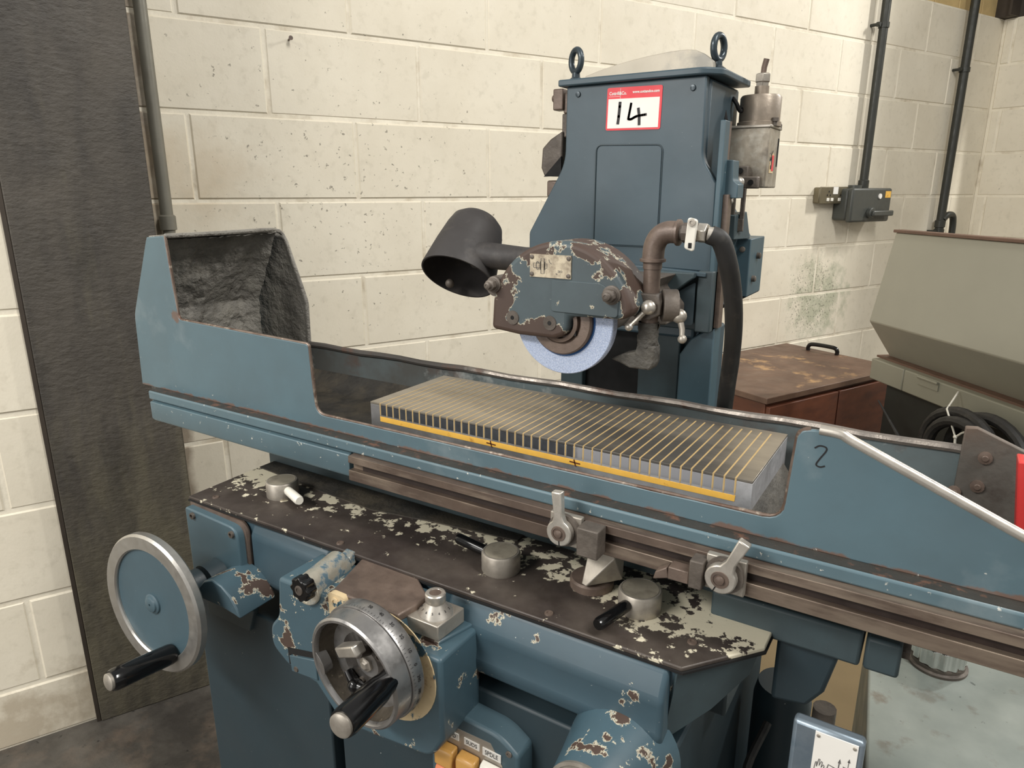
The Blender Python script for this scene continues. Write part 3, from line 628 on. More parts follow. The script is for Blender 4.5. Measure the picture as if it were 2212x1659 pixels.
# bed below the table
obj('machine_bed', MB().box(-.248, .445, .035, .24, .98, 1.176), M_bluegrimy, G, bev=.003)
obj('bed_post', MB().box(-.272, -.255, .06, .10, FLOOR, 1.18), M_brown, G)
obj('chip_drift', MB().prism([(-.235, .008), (-.1, -.004), (.0, -.010), (.08, .004), (.20, .02), (.20, .034), (-.235, .034)], 'z', 1.1206, 1.1222), M_trough, G, kind='stuff')
# right end bracket
br = obj('table_bracket', MB().box(.43, .560, -.002, .10, 1.113, 1.146), M_bluegrimy, G, bev=.003)
obj('bracket_end', MB().box(.5625, .590, .002, .095, 1.110, 1.142), M_bluegrimy, br, bev=.003)
obj('bolt', MB().cyl((.590, .020, 1.130), (.596, .020, 1.130), .008, .008, 6), M_cast, br)
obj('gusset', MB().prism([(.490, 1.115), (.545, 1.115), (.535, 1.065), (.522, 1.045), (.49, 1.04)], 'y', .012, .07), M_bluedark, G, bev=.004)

# ---- sliding table
tb = MB().box(-.41, .86, -.02, .20, 1.176, 1.19)
table = obj('work_table', MB().prism([(-.030, 1.2252), (-.0445, 1.2252), (-.046, 1.2235), (-.046, 1.2135), (-.044, 1.2115), (-.040, 1.2115), (-.040, 1.178), (.20, 1.178), (.20, 1.20), (-.024, 1.20)], 'x', -.402, .90), M_bluehood, G, bev=.0008)
obj('lower_band', MB().prism([(-.040, 1.2105), (-.047, 1.2085), (-.047, 1.184), (-.044, 1.1795), (-.038, 1.1795)], 'x', -.400, .006), M_bluehood, table, bev=.0008)
obj('greasy_ledge', MB().box(-.402, .90, -.0442, -.030, 1.2245, 1.2258), M_ledge, table)
obj('table_surface', MB().box(-.40, .90, -.024, .19, 1.192, 1.2005), M_trough, table)
rail = obj('dog_rail', MB().prism([(-.040, 1.2125), (-.055, 1.2118), (-.0555, 1.2035), (-.047, 1.2035), (-.047, 1.1945), (-.0555, 1.1945), (-.0555, 1.1815), (-.040, 1.1805)], 'x', .013, .90), M_rail, table, bev=.0006)
obj('rail_slot', MB().box(.030, .90, -.049, -.0465, 1.1942, 1.2038), M_slot, table)
# front guard panel with left hood and right wing
fp = [(-.444, 1.2252), (-.438, 1.333), (-.380, 1.4475), (-.338, 1.4505), (-.329, 1.336), (-.0690, 1.3305), (-.0640, 1.2445), (.4895, 1.2465), (.4940, 1.3265), (.5130, 1.3285), (.5340, 1.3235), (.86, 1.182), (.86, 1.2), (.86, 1.2252)]
fp = [(-.444, 1.2252), (-.438, 1.333), (-.380, 1.4475), (-.338, 1.4505), (-.329, 1.336), (-.0690, 1.3305), (-.0640, 1.2430), (.4895, 1.2455), (.4940, 1.3270), (.5130, 1.3285), (.5340, 1.3235), (.752, 1.2315), (.752, 1.2252)]
guard = obj('front_guard', MB().prism(fillet(fp, {1: .01, 2: .006, 4: .008, 5: .004, 6: .016, 7: .016, 8: .010, 10: .008}), 'y', -.030, -.0255), M_bluehood, table, bev=.0012, ang=30)
wear = MB()
edge = fillet(fp, {1: .01, 2: .006, 4: .008, 5: .004, 6: .016, 7: .016, 8: .010, 10: .008})
i0 = next(i for i, p in enumerate(edge) if abs(p[0]+.338) < .001); i1 = max(i for i, p in enumerate(edge) if .49 < p[0] < .52)
wp = []
for a, b in zip(edge[i0:i1], edge[i0+1:i1+1]):
    n_ = max(1, int(math.dist(a, b)/.02)); wp += [(a[0]+(b[0]-a[0])*k/n_, -.0278, a[1]+(b[1]-a[1])*k/n_) for k in range(n_)]
obj('worn_edge', MB().tube(wp, [.0017+.0005*random.random() for _ in wp], 8), pmat('worn_rusty_edge', (120, 106, 96), .45, .5, .2, 40, [((84, 60, 48), 30, .52, .1, .8), ((196, 184, 168), 60, .62, .06, .7)]), table)
obj('grab_rail', MB().tube(spline([(.5095, -.028, 1.3285), (.525, -.028, 1.3275), (.536, -.028, 1.3225), (.60, -.028, 1.2955), (.70, -.028, 1.2535), (.755, -.028, 1.2305)], 6), .0042, 12), M_steel, table)
# hood: end wall, back panel
def sheet(mb, quads, th): pass
prof = [(-.444, 1.2252), (-.438, 1.333), (-.380, 1.4475)]
end = MB()
for (x0, z0), (x1, z1) in zip(prof, prof[1:]):
    end.prism([(x0, z0), (x1, z1), (x1+.004, z1), (x0+.004, z0)], 'y', -.029, .19)
pass
obj('hood_end', end, M_bluehood, table)
lining = MB(); 
def grid(mb, f, nu, nv):
    vs = [f(i/nu, j/nv) for j in range(nv+1) for i in range(nu+1)]
    mb.add(vs, [(j*(nu+1)+i, j*(nu+1)+i+1, (j+1)*(nu+1)+i+1, (j+1)*(nu+1)+i) for j in range(nv) for i in range(nu)])
from mathutils import noise as mnoise
def lin_end(u, v):
    z = 1.19 + v*(1.445-1.19); x = -.438 if z < 1.333 else -.438+(z-1.333)/(1.4475-1.333)*.058
    y = -.025 + u*.195
    bump = .006*abs(mnoise.noise(V((x*30, y*45, z*30)))) + .005*abs(mnoise.noise(V((3, y*120, z*75))))
    c = max(0, (u-.86)/.14)
    return (x+.006+bump + c*c*.02, y, z)
grid(lining, lin_end, 70, 80)
def lin_top(u, v):
    return (-.385+u*.046, -.025+v*.18, 1.4455-.003*abs(mnoise.noise(V((u*3, v*12, 1)))))
grid(lining, lin_top, 8, 30)
obj('sludge_lining', lining, M_grime, table)
bk = [(-.444, 1.19), (-.438, 1.333), (-.392, 1.428), (-.378, 1.449), (-.360, 1.449), (-.313, 1.335), (-.315, 1.19)]
obj('hood_back', MB().prism(fillet(bk, {3: .014, 4: .012}), 'y', .186, .190), M_grime, table, bev=.001)
obj('hood_top_edge', MB().tube([(-.338, -.028, 1.4505), (-.338, .05, 1.4500), (-.345, .14, 1.4505), (-.352, .166, 1.4495), (-.358, .182, 1.4465), (-.358, .188, 1.4415), (-.350, .188, 1.430), (-.314, .188, 1.338), (-.3125, .188, 1.330), (-.314, .188, 1.262)], .0032, 8), M_grime, table)
# hood shroud: roof between end wall and free edge
obj('hood_roof', MB().prism([(-.384, 1.4490), (-.338, 1.4525), (-.338, 1.4465), (-.384, 1.4425)], 'y', -.024, .170, None, [(-.384, 1.4490), (-.350, 1.4505), (-.350, 1.4450), (-.384, 1.4425)]), M_grime, table, bev=.001)
# back guard
obj('back_guard', MB().box(-.316, .86, .187, .191, 1.19, 1.262), M_panelgrime, table)
obj('back_bead', MB().tube([( -.315+.04*i, .187, 1.263+.001*math.sin(i*1.7)) for i in range(30)], [.0045+.0005*random.random() for _ in range(30)], 8), pmat('worn_bead_steel', (150, 142, 134), .4, .7, .15, 40, [((74, 70, 66), 14, .5, .1, .95, .7, .1, [('x', -.1, .12, .2, -.12)]), ((100, 74, 60), 40, .6, .06, .7)], [(90, .4, .002)]), table)
obj('sludge_bank', MB().prism([(.187, 1.192), (.187, 1.222), (.168, 1.205), (.13, 1.196), (.13, 1.192)], 'x', -.40, .0), M_trough, table)
rb_ = obj('wing_back', MB().prism([(.611, 1.19), (.612, 1.289), (.622, 1.290), (.78, 1.225), (.78, 1.19)], 'y', .178, .186), pmat('rust_stained_plate', (98, 94, 88), .55, .2, .2, 12, [((112, 92, 78), 10, .5, .14, .8, None, None, [('z', 1.22, 1.29, -.1, .1)]), ((66, 56, 50), 26, .6, .08, .7)], [(70, .3, .002)]), table, bev=.001)
for x, z in ((.632, 1.262), (.630, 1.232), (.612, 1.222)):
    obj('bolt', MB().lathe((x, .178, z), (0, -1, 0), [(.0062, 0), (.0062, .003), (.003, .0036), (.003, .0046), (.0025, .005)], 12), M_brown, table)
obj('trough_casting', MB().box(.470, .51, -.02, .05, 1.2, 1.216).lathe((.492, .02, 1.2), (0, 0, 1), [(.016, 0), (.016, .020), (.014, .022)], 20), M_swarf, table, bev=.003)
obj('handwritten_mark', stroke(MB(), spline([(.5075, 1.3135, 0), (.511, 1.316, 0), (.5155, 1.3155, 0), (.516, 1.3125, 0), (.512, 1.305, 0), (.510, 1.300, 0), (.513, 1.2985, 0), (.5165, 1.300, 0)], 6), .0011, -.0301), M_ink, table)
# table dogs
def dog(x, z, ang, blk):
    d = obj('trip_dog', MB().box(*blk), M_cast, G, bev=.0012)
    obj('dog_plate', MB().box(x-.0155, x+.0175, -.0625, -.0556, 1.1835, 1.2155), M_dullsteel, d, bev=.001)
    obj('washer', MB().cyl((x+.001, -.0622, z), (x+.001, -.0665, z), .0160, .0160, 28), M_cast, d)
    R = Matrix.Translation((x, -.0665, z)) @ Matrix.Rotation(ang, 4, 'Y')
    out = []
    for k in range(25):
        a = math.radians(118) + math.radians(304)*k/24; out.append((.0130*math.cos(a), .0130*math.sin(a)))
    out += [(.0042, .018), (.0052, .041), (-.0052, .041), (-.0042, .018)]
    lv = obj('clamp_lever', MB().prism(out, 'y', 0, -.008, R), M_steel, d, bev=.0012, ang=40)
    obj('bolt', MB().lathe((x, -.0745, z), (0, -1, 0), [(.0076, 0), (.0074, .0008), (.0055, .0009), (.0052, .0002), (.0042, .0002), (.0036, .0022), (.0012, .0028)], 24), M_brown, d)
    obj('clamp_slit', MB().box(-.0005, .0005, -.0084, -.0078, -.0128, -.0075, R), M_hole, d)
    return d
d1 = dog(.3030, 1.2010, math.radians(-5), (.3215, .3430, -.074, -.0556, 1.184, 1.2125))
d2 = dog(.4540, 1.2010, math.radians(24), (.4270, .4390, -.072, -.0556, 1.184, 1.2100))
obj('dog_block', MB().box(.4080, .4265, -.069, -.0556, 1.1845, 1.1965), M_brown, d2, bev=.001)
obj('dog_pawl', MB().prism([(.4085, 1.184), (.394, 1.179), (.396, 1.187), (.406, 1.194)], 'y', -.067, -.057), M_brown, d2, bev=.001)

# ---- column
col = obj('column', MB().box(.064, .272, .392, .53, 1.30, 1.655).box(.05, .288, .42, .50, FLOOR, 1.31), M_bluetop, G, bev=.004)
cf = fillet([(.061, 1.657), (.269, 1.657), (.2705, 1.552), (.292, 1.520), (.2935, 1.40), (-.002, 1.408), (-.002, 1.446), (.060, 1.550)], {2: .012, 7: .02, 6: .004})
cover = obj('column_cover', MB().prism(cf, 'y', .380, .394), M_bluetop, G, bev=.002)
pan = fillet([(.112, 1.431), (.112, 1.5745), (.214, 1.572), (.214, 1.431)], {1: .010, 2: .010}, 6)
obj('inset_panel', MB().prism(fillet([(.1135, 1.4325), (.1135, 1.573), (.2125, 1.5705), (.2125, 1.4325)], {1: .009, 2: .009}, 6), 'y', .3788, .3805), M_bluetop, cover, bev=.0005)
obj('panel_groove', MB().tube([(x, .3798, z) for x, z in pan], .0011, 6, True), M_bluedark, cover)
for x, z in ((.080, 1.6455), (.2515, 1.6425)):
    obj('screw', MB().lathe((x, .380, z), (0, -1, 0), [(.0042, 0), (.0036, .0022), (.0015, .0026)], 14), M_eye, cover)
obj('column_skirt', MB().prism([(.112, 1.408), (.29, 1.40), (.29, 1.394), (.17, 1.400)], 'y', .368, .381), M_bluetop, G, bev=.001)
ct = obj('column_cap', MB().prism(fillet([(.050, .372), (.268, .372), (.288, .395), (.288, .53), (.050, .53)], {1: .01, 2: .01}), 'z', 1.657, 1.6665), M_bluetop, G, bev=.0022)
# dome cover
dpf = [(.081, 1.6665), (.083, 1.672), (.106, 1.678), (.129, 1.683), (.153, 1.687), (.177, 1.6902), (.211, 1.6932), (.235, 1.6935), (.246, 1.692), (.259, 1.686), (.271, 1.677), (.273, 1.6665)]
obj('filler_dome', MB().prism([(x, z) for x, z in dpf], 'y', .396, .470, None, [(.1765+(x-.1765)*.96, z-.001 if z > 1.67 else z) for x, z in dpf]).prism([(.1765+(x-.1765)*.96, z-.001 if z > 1.67 else z) for x, z in dpf], 'y', .470, .515, None, [(.1765+(x-.1765)*.8, 1.6665+(z-1.6665)*.3) for x, z in dpf]), M_dome, G, bev=.004, seg=3, ang=28)
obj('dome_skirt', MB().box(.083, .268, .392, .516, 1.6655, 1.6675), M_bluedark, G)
def eyebolt(x, y, rot, tilt=0):
    c = V((x, y, 1.6665)); R = Matrix.Translation(c + V((0, 0, .0285))) @ Matrix.Rotation(rot, 4, 'Z')
    e = obj('eye_bolt', MB().lathe(c, (0, 0, 1), [(.0115, 0), (.0110, .0025), (.0062, .006), (.0058, .012)], 20).tube([R @ V((.0125*math.cos(a), 0, .0150*math.sin(a))) for a in [2*math.pi*k/28 for k in range(28)]], .0046, 12, True), M_eye, G)
    return e
eyebolt(.064, .402, math.radians(-28)); eyebolt(.2715, .415, math.radians(74))
# left side fittings
obj('side_handle', MB().box(.018, .036, .415, .435, 1.630, 1.661).cyl((.018, .425, 1.648), (.0125, .425, 1.648), .007, .005, 12).box(.034, .062, .42, .44, 1.625, 1.655), M_brown, G, bev=.002)
obj('indicator_lamp', MB().prism([(.036, 1.600), (.036, 1.533), (.004, 1.532), (-.002, 1.545), (.0, 1.575), (.014, 1.588)], 'y', .415, .46), M_cast, G, bev=.003)
obj('indicator_face', MB().prism([(.036, 1.562), (.0365, 1.5325), (.005, 1.5315)], 'y', .412, .4155), M_hole, G)
obj('side_knob', MB().box(.006, .03, .42, .44, 1.50, 1.526), M_brown, G, bev=.003)
obj('rear_bracket', MB().box(.032, .064, .42, .47, 1.59, 1.625), M_cast, G, bev=.002)
# right side: slideway, motor unit, boxes
obj('slideway', MB().box(.292, .299, .378, .40, 1.325, 1.600), M_blue, G, bev=.001)
obj('slideway_strip', MB().box(.2995, .3065, .392, .41, 1.32, 1.505).box(.2925, .2985, .4005, .41, 1.50, 1.60), M_brown, G)
obj('slide_step', MB().prism(fillet([(.290, 1.500), (.316, 1.500), (.316, 1.518), (.308, 1.524), (.307, 1.550), (.290, 1.551)], {3: .004}), 'y', .400, .43), M_blue, G, bev=.001)
mt = obj('feed_motor', MB().box(.2755, .331, .487, .557, 1.514, 1.598), M_motor, G, bev=.002)
obj('motor_lid', MB().box(.2745, .3325, .4855, .559, 1.597, 1.601), M_dullsteel, mt, bev=.001)
obj('motor_cap', MB().lathe((.3065, .522, 1.6005), (0, 0, 1), [(.031, 0), (.031, .006), (.029, .007), (.029, .040), (.027, .043), (.010, .044), (.010, .056)], 36), M_motorcap, mt)
obj('gland_nut', MB().lathe((.3065, .522, 1.656), (0, 0, 1), [(.0095, 0), (.0095, .006), (.0112, .006), (.0112, .0165), (.008, .018)], 6), M_dullsteel, mt, bev=.0006)
obj('cable_stub', MB().tube([(.3065, .522, 1.672), (.307, .522, 1.682), (.3095, .522, 1.693)], [.0038, .004, .0042], 10), M_brown, mt)
obj('breather', MB().lathe((.333, .505, 1.600), (0, 0, 1), [(.003, 0), (.003, .006), (.005, .006), (.005, .011)], 12), M_cast, mt)
obj('lid_screw', MB().lathe((.328, .553, 1.6), (0, 0, 1), [(.005, 0), (.005, .005), (.0035, .007)], 12), M_cast, mt)
st = obj('warning_sticker', MB().box(.331, .3316, .503, .527, 1.535, 1.563), M_copper, mt)
obj('sticker_print', MB().box(.3314, .3319, .514, .526, 1.538, 1.560), M_red, mt)
ms = MB()
Mx = Matrix(((0, -1, 0, .3322), (1, 0, 0, 0), (0, 0, 1, 0), (0, 0, 0, 1)))
stroke(ms, spline([(.506, 1.546, 0), (.509, 1.541, 0), (.511, 1.549, 0), (.509, 1.557, 0), (.506, 1.553, 0), (.508, 1.560, 0), (.514, 1.566, 0)], 5), .0017, 0, Mx)
obj('sticker_symbol', ms, M_ink, mt)
obj('reading_slot', MB().box(.331, .3318, .545, .550, 1.545, 1.585), M_hole, mt)
mbk = obj('motor_bracket', MB().box(.285, .325, .470, .4865, 1.513, 1.530).box(.291, .309, .474, .4865, 1.528, 1.545), M_cast, G, bev=.002)
for x in (.2985, .315):
    obj('bolt', MB().cyl((x, .469, 1.5215 if x > .3 else 1.538), (x, .4735, 1.5215 if x > .3 else 1.538), .004, n=10), M_hole, mbk)
obj('clamp_ball', MB().sph((.303, .452, 1.5215), .0080).tube([(.303, .452, 1.5215), (.299, .450, 1.508), (.295, .447, 1.497)], [.004, .0032, .003], 10).sph((.2945, .447, 1.4955), .0045), M_steel, G)
slm = MB().box(.289, .295, .470, .476, 1.47, 1.514).box(.303, .309, .470, .476, 1.47, 1.514).box(.289, .309, .470, .476, 1.452, 1.4705)
obj('slotted_bracket', slm, M_cast, mbk, bev=.0008)
cb = obj('cable_box', MB().prism([(.278, 1.352), (.316, 1.352), (.316, 1.440), (.278, 1.440)], 'y', .50, .585), M_blue, G, bev=.0015)
obj('sloped_cover', MB().prism([(.278, 1.44), (.300, 1.4405), (.300, 1.475), (.27, 1.478)], 'y', .46, .50, None, [(.278, 1.44), (.314, 1.4405), (.306, 1.480), (.27, 1.478)]), M_bluegrimy, G, bev=.001)
obj('box_flank', MB().prism([(.262, 1.345), (.2955, 1.345), (.2955, 1.44), (.262, 1.49)], 'y', .445, .58), M_blue, G, bev=.001)
for y, z in ((.545, 1.412), (.525, 1.378)):
    obj('bolt', MB().lathe((.316, y, z), (1, 0, 0), [(.005, 0), (.0048, .005), (.003, .0062)], 12), M_cast, cb)
obj('bolt', MB().lathe((.304, .50, 1.424), (0, -1, 0), [(.0045, 0), (.004, .003), (.002, .0035)], 12), M_cast, cb)
obj('box_underside', MB().prism([(.27, 1.352), (.316, 1.352), (.27, 1.325)], 'y', .50, .58), M_hole, G)
obj('wire_bundle', MB().tube(spline([(.272, .50, 1.640), (.280, .49, 1.632), (.285, .50, 1.622), (.295, .51, 1.640)], 5), .003, 8).tube(spline([(.268, .47, 1.625), (.275, .465, 1.60), (.272, .47, 1.58)], 5), .003, 8), M_hole, G)
# head under the cover
obj('head_slide', MB().box(.278, .300, .372, .398, 1.315, 1.402).box(.10, .300, .385, .42, 1.315, 1.402), M_bluegrimy, G, bev=.002)
obj('wheel_head', MB().prism([(.18, 1.325), (.262, 1.335), (.262, 1.355), (.240, 1.382), (.252, 1.398), (.18, 1.398)], 'y', .30, .39).lathe((.231, .112, 1.378), (-.06, 1, 0), [(.034, 0), (.034, .075), (.026, .09), (.020, .16), (.020, .272)], 36), M_cast, G, bev=.002)
obj('head_rib', MB().prism([(.165, 1.400), (.277, 1.400), (.277, 1.393), (.270, 1.388), (.243, 1.366), (.20, 1.362), (.165, 1.375)], 'y', .357, .3725), M_bluegrimy, G, bev=.0015)
obj('head_recess_shade', MB().prism(fillet([(.205, 1.322), (.276, 1.325), (.276, 1.386), (.243, 1.3655), (.205, 1.362)], .003), 'y', .3705, .3725), M_bluedark, G)  # flat dark panel standing in for the shade of a recess
obj('column_front_left', MB().box(.048, .088, .402, .425, .90, 1.30), M_bluegrimy, G, bev=.002)
obj('column_recess', MB().box(.088, .19, .415, .425, .90, 1.315), M_hole, G)  # near-black back panel, the gap's shade is put into its colour
obj('column_mid', MB().prism([(.185, .9), (.25, .9), (.25, 1.29), (.262, 1.305), (.28, 1.315), (.185, 1.318)], 'y', .400, .425), M_bluegrimy, G, bev=.002)
obj('column_right', MB().prism([(.252, .9), (.302, .9), (.302, 1.32), (.285, 1.312), (.268, 1.30), (.2525, 1.275)], 'y', .392, .425), M_blue, G, bev=.002)

# ---- wheel guard and wheel
gc = (.231, 1.374); gr = .0855
go = [(.145, 1.359), (.182, 1.3555), (.226, 1.3555), (.238, 1.3600), (.2435, 1.370), (.2440, 1.3815), (.262, 1.3825), (.305, 1.3835), (.3135, 1.390)]
arc = circ(gc[0], gc[1], gr, math.radians(15), math.radians(168), 30)
go2 = go + arc
wg = obj('wheel_guard', MB().prism(go2, 'y', .050, .112), M_guard, G, bev=.006, seg=4, ang=32)
obj('guard_pad', MB().prism(fillet([(.223, 1.386), (.300, 1.386), (.300, 1.408), (.280, 1.4195), (.223, 1.4195)], .004), 'y', .0486, .0505), M_guard, wg, bev=.0006)
dp = obj('data_plate', MB().box(.197, .246, .0484, .0500, 1.4215, 1.4455), M_plateal, wg)
for x in (.1995, .2435):
    for z in (1.4245, 1.4425): obj('rivet', MB().lathe((x, .0484, z), (0, -1, 0), [(.0024, 0), (.0022, .0012), (.0009, .0017)], 12), M_cast, wg)
lm = MB(); y = .0483; wd = .0004
def rect(x0, x1, z0, z1): stroke(lm, [(x0, z0), (x1, z0), (x1, z1), (x0, z1), (x0, z0)], wd, y)
rect(.2105, .2145, 1.4255, 1.4415); rect(.2015, .2095, 1.4315, 1.4362); rect(.2095, .2105, 1.4295, 1.4380); rect(.2145, .2155, 1.4295, 1.438); rect(.2155, .2178, 1.4310, 1.4362)
stroke(lm, [(.2065+.0018*math.cos(a), 1.4338+.0042*math.sin(a)) for a in [math.radians(50+13*k) for k in range(21)]], .0005, y)
lm.prism([(.2068, 1.4378), (.2083, 1.4362), (.2070, 1.4360)], 'y', y, y-.0004)
stroke(lm, [(.2200, 1.4405), (.2215, 1.4370), (.2235, 1.4360)], wd, y); stroke(lm, [(.2288, 1.4265), (.2300, 1.4255)], .0008, y)
obj('pictogram', lm, M_greyink, wg)
text('lettering', 'SIO', .0034, Matrix.Translation((.2335, .0482, 1.4285)) @ FRONT, M_greyink, wg, .0001)
def gbolt(x, z, r):
    b = obj('guard_bolt', MB().lathe((x, .050, z), (0, -1, 0), [(r*1.45, 0), (r*1.45, .002), (r*1.2, .0026), (r*1.2, .004), (r*.95, .0042), (r*.95, .0105), (r*.62, .0112), (r*.6, .015), (r*.3, .0158), (r*.25, .0152)], 6 if False else 24), M_cast, wg)
    obj('hex_nut', MB().cyl((x, .0455, z), (x, .0395, z), r*1.08, r*1.08, 6), M_cast, wg, bev=.0008)
gbolt(.150, 1.4095, .0062); gbolt(.2925, 1.4085, .0068)
obj('guard_lug', MB().cyl((.148, .054, 1.407), (.148, .10, 1.407), .0115, n=20), M_cast, wg)
for x, z in ((.1745, 1.3745), (.2215, 1.3730)):
    obj('screw_hole', MB().lathe((x, .0500, z), (0, -1, 0), [(.0082, -.001), (.0078, .0012), (.0024, .0013), (.0022, -.003)], 18), M_cast, wg)
    obj('hole', MB().cyl((x, .0488, z), (x, .0484, z), .0022, n=12), M_hole, wg)
WC = V((.2275, .068, 1.3738))
wh = obj('grinding_wheel', MB().lathe(WC, (0, -1, 0), [(.036, -.012), (.0590, -.012), (.0598, -.011), (.0598, -.001), (.0590, 0), (.036, 0)], 96), M_wheel, G, label='pale blue-grey abrasive grinding wheel')
obj('blotter', MB().lathe(WC, (0, -1, 0), [(.0395, 0), (.0395, .0006)], 60), M_paper, wh)
obj('flange', MB().lathe(WC, (0, -1, 0), [(.0372, .0004), (.0372, .0045), (.0355, .0062), (.0255, .0064), (.0225, .0040), (.0225, .0095), (.0185, .0105), (.0185, .004), (.002, .004)], 60), M_brown, wh)
obj('flange_slot', MB().box(.2445, .2485, .0590, .0612, 1.360, 1.3745), M_hole, wh)

# ---- coolant pipe
px, py = .3165, .098
pipe = obj('coolant_pipe', MB().cyl((px-.001, py, 1.352), (px-.001, py, 1.446), .0088, n=20).cyl((px-.001, py, 1.432), (px-.001, py, 1.440), .0098, n=20), M_brown, G)
obj('elbow', MB().tube(spline([(px-.001, py, 1.441), (px, py, 1.455), (px+.005, py, 1.465), (px+.014, py, 1.4695), (px+.026, py, 1.4695)], 6), .0112, 16).lathe((px-.001, py, 1.4385), (0, 0, 1), [(.0105, 0), (.0135, .001), (.0135, .0035), (.0112, .0045)], 20).lathe((px+.0225, py, 1.4695), (1, 0, 0), [(.0112, 0), (.0132, .001), (.0132, .0035), (.0105, .0045)], 20), M_brown, pipe)
obj('nipple', MB().cyl((px+.024, py, 1.4695), (px+.034, py, 1.4695), .0078, n=16).cyl((px+.030, py, 1.4695), (px+.038, py, 1.4695), .0100, .0100, 8).sph((px+.040, py, 1.4705), .0100), M_cast, pipe)
vl = obj('valve_lever', MB().prism(fillet([(-.0048, -.0135), (.0048, -.0160), (.0048, .0150), (-.0048, .0165)], .003), 'y', -.003, .003, Matrix.Translation((px+.0425, py-.015, 1.4685)) @ Matrix.Rotation(math.radians(10), 4, 'Z') @ Matrix.Rotation(math.radians(4), 4, 'Y')), M_white, pipe, bev=.0012)
obj('lever_screw', MB().lathe((px+.0435, py-.0185, 1.4805), (.1, -1, 0), [(.0038, 0), (.0036, .0016), (.0018, .0017), (.0016, .0005)], 14), M_dullsteel, pipe)
obj('lever_slot', MB().box(px+.0415, px+.0445, py-.0188, py-.0178, 1.4560, 1.4610), M_hole, pipe)
obj('hose_fitting', MB().cyl((px+.040, py, 1.470), (px+.047, py, 1.470), .0080, n=14).cyl((px+.045, py, 1.470), (px+.054, py, 1.4695), .0100, .0100, 6).cyl((px+.054, py, 1.469), (px+.062, py+.002, 1.468), .0072, n=14), M_steel, pipe, bev=.0006)
hs = [(px+.056, py+.001, 1.4685), (px+.066, py+.006, 1.462), (.3885, .116, 1.438), (.3905, .135, 1.405), (.389, .155, 1.370), (.383, .18, 1.330), (.376, .20, 1.290), (.368, .225, 1.24), (.36, .25, 1.15)]
obj('coolant_hose', MB().tube(spline(hs, 8), .0095, 14), M_rubber, G)
obj('clamp_hub', MB().prism([(px-.016, 1.384), (px-.016, 1.404), (px-.010, 1.4075), (px+.010, 1.4075), (px+.014, 1.40), (px+.013, 1.386), (px+.004, 1.380), (px-.010, 1.380)], 'y', py-.014, py+.012).cyl((px+.010, py+.004, 1.394), (px+.024, py+.012, 1.394), .017, .017, 24).cyl((px+.0, py+.02, 1.394), (px-.03, py+.03, 1.392), .012, .016, 20), M_cast, pipe, bev=.0012)
obj('ball_lever', MB().sph((px+.0045, py-.020, 1.3945), .0078).tube([(px+.0045, py-.020, 1.3945), (px-.005, py-.023, 1.383), (px-.0125, py-.025, 1.3745)], [.0035, .0028, .0024], 10).sph((px-.0135, py-.0252, 1.3735), .0046), M_steel, pipe)
obj('ball_lever', MB().sph((px+.029, py+.006, 1.384), .0078).tube([(px+.029, py+.006, 1.384), (px+.0335, py+.004, 1.371), (px+.0345, py+.002, 1.362)], [.0035, .003, .0026], 10).sph((px+.035, py+.002, 1.361), .0048), M_dullsteel, pipe)
nz = MB(); nzp = [(px-.040, 1.3325), (px-.026, 1.340), (px-.012, 1.3440), (px-.010, 1.352), (px+.0085, 1.352), (px+.0095, 1.3465), (px+.0095, 1.333), (px+.006, 1.3255), (px-.018, 1.3255), (px-.030, 1.330)]
gl = MB(); grid(gl, lambda u, v: (px-.002+(.0102+.0035*abs(mnoise.noise(V((u*7, v*4, 3)))))*math.cos(2*math.pi*u), py+(.0102+.0035*abs(mnoise.noise(V((u*7, v*4, 3)))))*math.sin(2*math.pi*u), 1.350+.026*v), 24, 10)
obj('nozzle_sludge', gl, M_swarf, pipe)
obj('nozzle', MB().prism(fillet(nzp, {6: .002, 7: .003}), 'y', py-.010, py+.010), M_swarf, pipe, bev=.002)

# ------------------------------------------------------------------ magnetic chuck on the table
ch = thing('magnetic_chuck', (.2285, .0735, 1.2005), 'long magnetic chuck with yellow striped steel top lying on the grinder table', 'chuck')
obj('chuck_body', MB().box(0, .457, 0, .147, 1.2005, 1.2595), M_chuckside, ch, bev=.0008)
obj('top_face', MB().box(.0, .457, .0, .147, 1.2595, 1.262), M_chucktop, ch, bev=.0004)
obj('yellow_band', MB().prism([(.0155, 1.2392), (.4425, 1.2392), (.4430, 1.2450), (.0155, 1.2455)], 'y', -.0004, .001), M_yellow, ch)
PITCHX = .01014; strip0 = None; pole0 = None
for k in range(43):
    x = .0162 + PITCHX*k
    if strip0 is None:
        strip0 = obj('brass_strip', MB().box(x-.0008, x+.0008, -.00025, .138, 1.2600, 1.26215).box(x-.0008, x+.0008, -.00025, .004, 1.2478, 1.2600).box(x-.0004, x+.0004, -.0003, .004, 1.2450, 1.248), M_brass, ch)
    else: dup(strip0, ch, Matrix.Translation((PITCHX*k, 0, 0)))
    if k < 42:
        if pole0 is None: pole0 = obj('pole_block', MB().box(x+.0014, x+PITCHX-.0014, -.0002, .004, 1.2475, 1.2594), M_pole, ch)
        else: dup(pole0, ch, Matrix.Translation((PITCHX*k, 0, 0)))
obj('small_plate', MB().box(.072, .105, -.0005, .001, 1.2190, 1.2252), M_dullsteel, ch)
for x in (.178, .281):
    mk = MB(); stroke(mk, [(x-.006, 1.2425), (x+.006, 1.2420)], .0012, -.0005); stroke(mk, [(x-.001, 1.2455), (x+.001, 1.2385)], .0012, -.0005)
    obj('ink_cross', mk, M_brownink, ch)
obj('end_sludge', MB().prism([(.457, 1.2005), (.457, 1.232), (.464, 1.222), (.472, 1.2005)], 'y', .0, .14), M_swarf, ch)

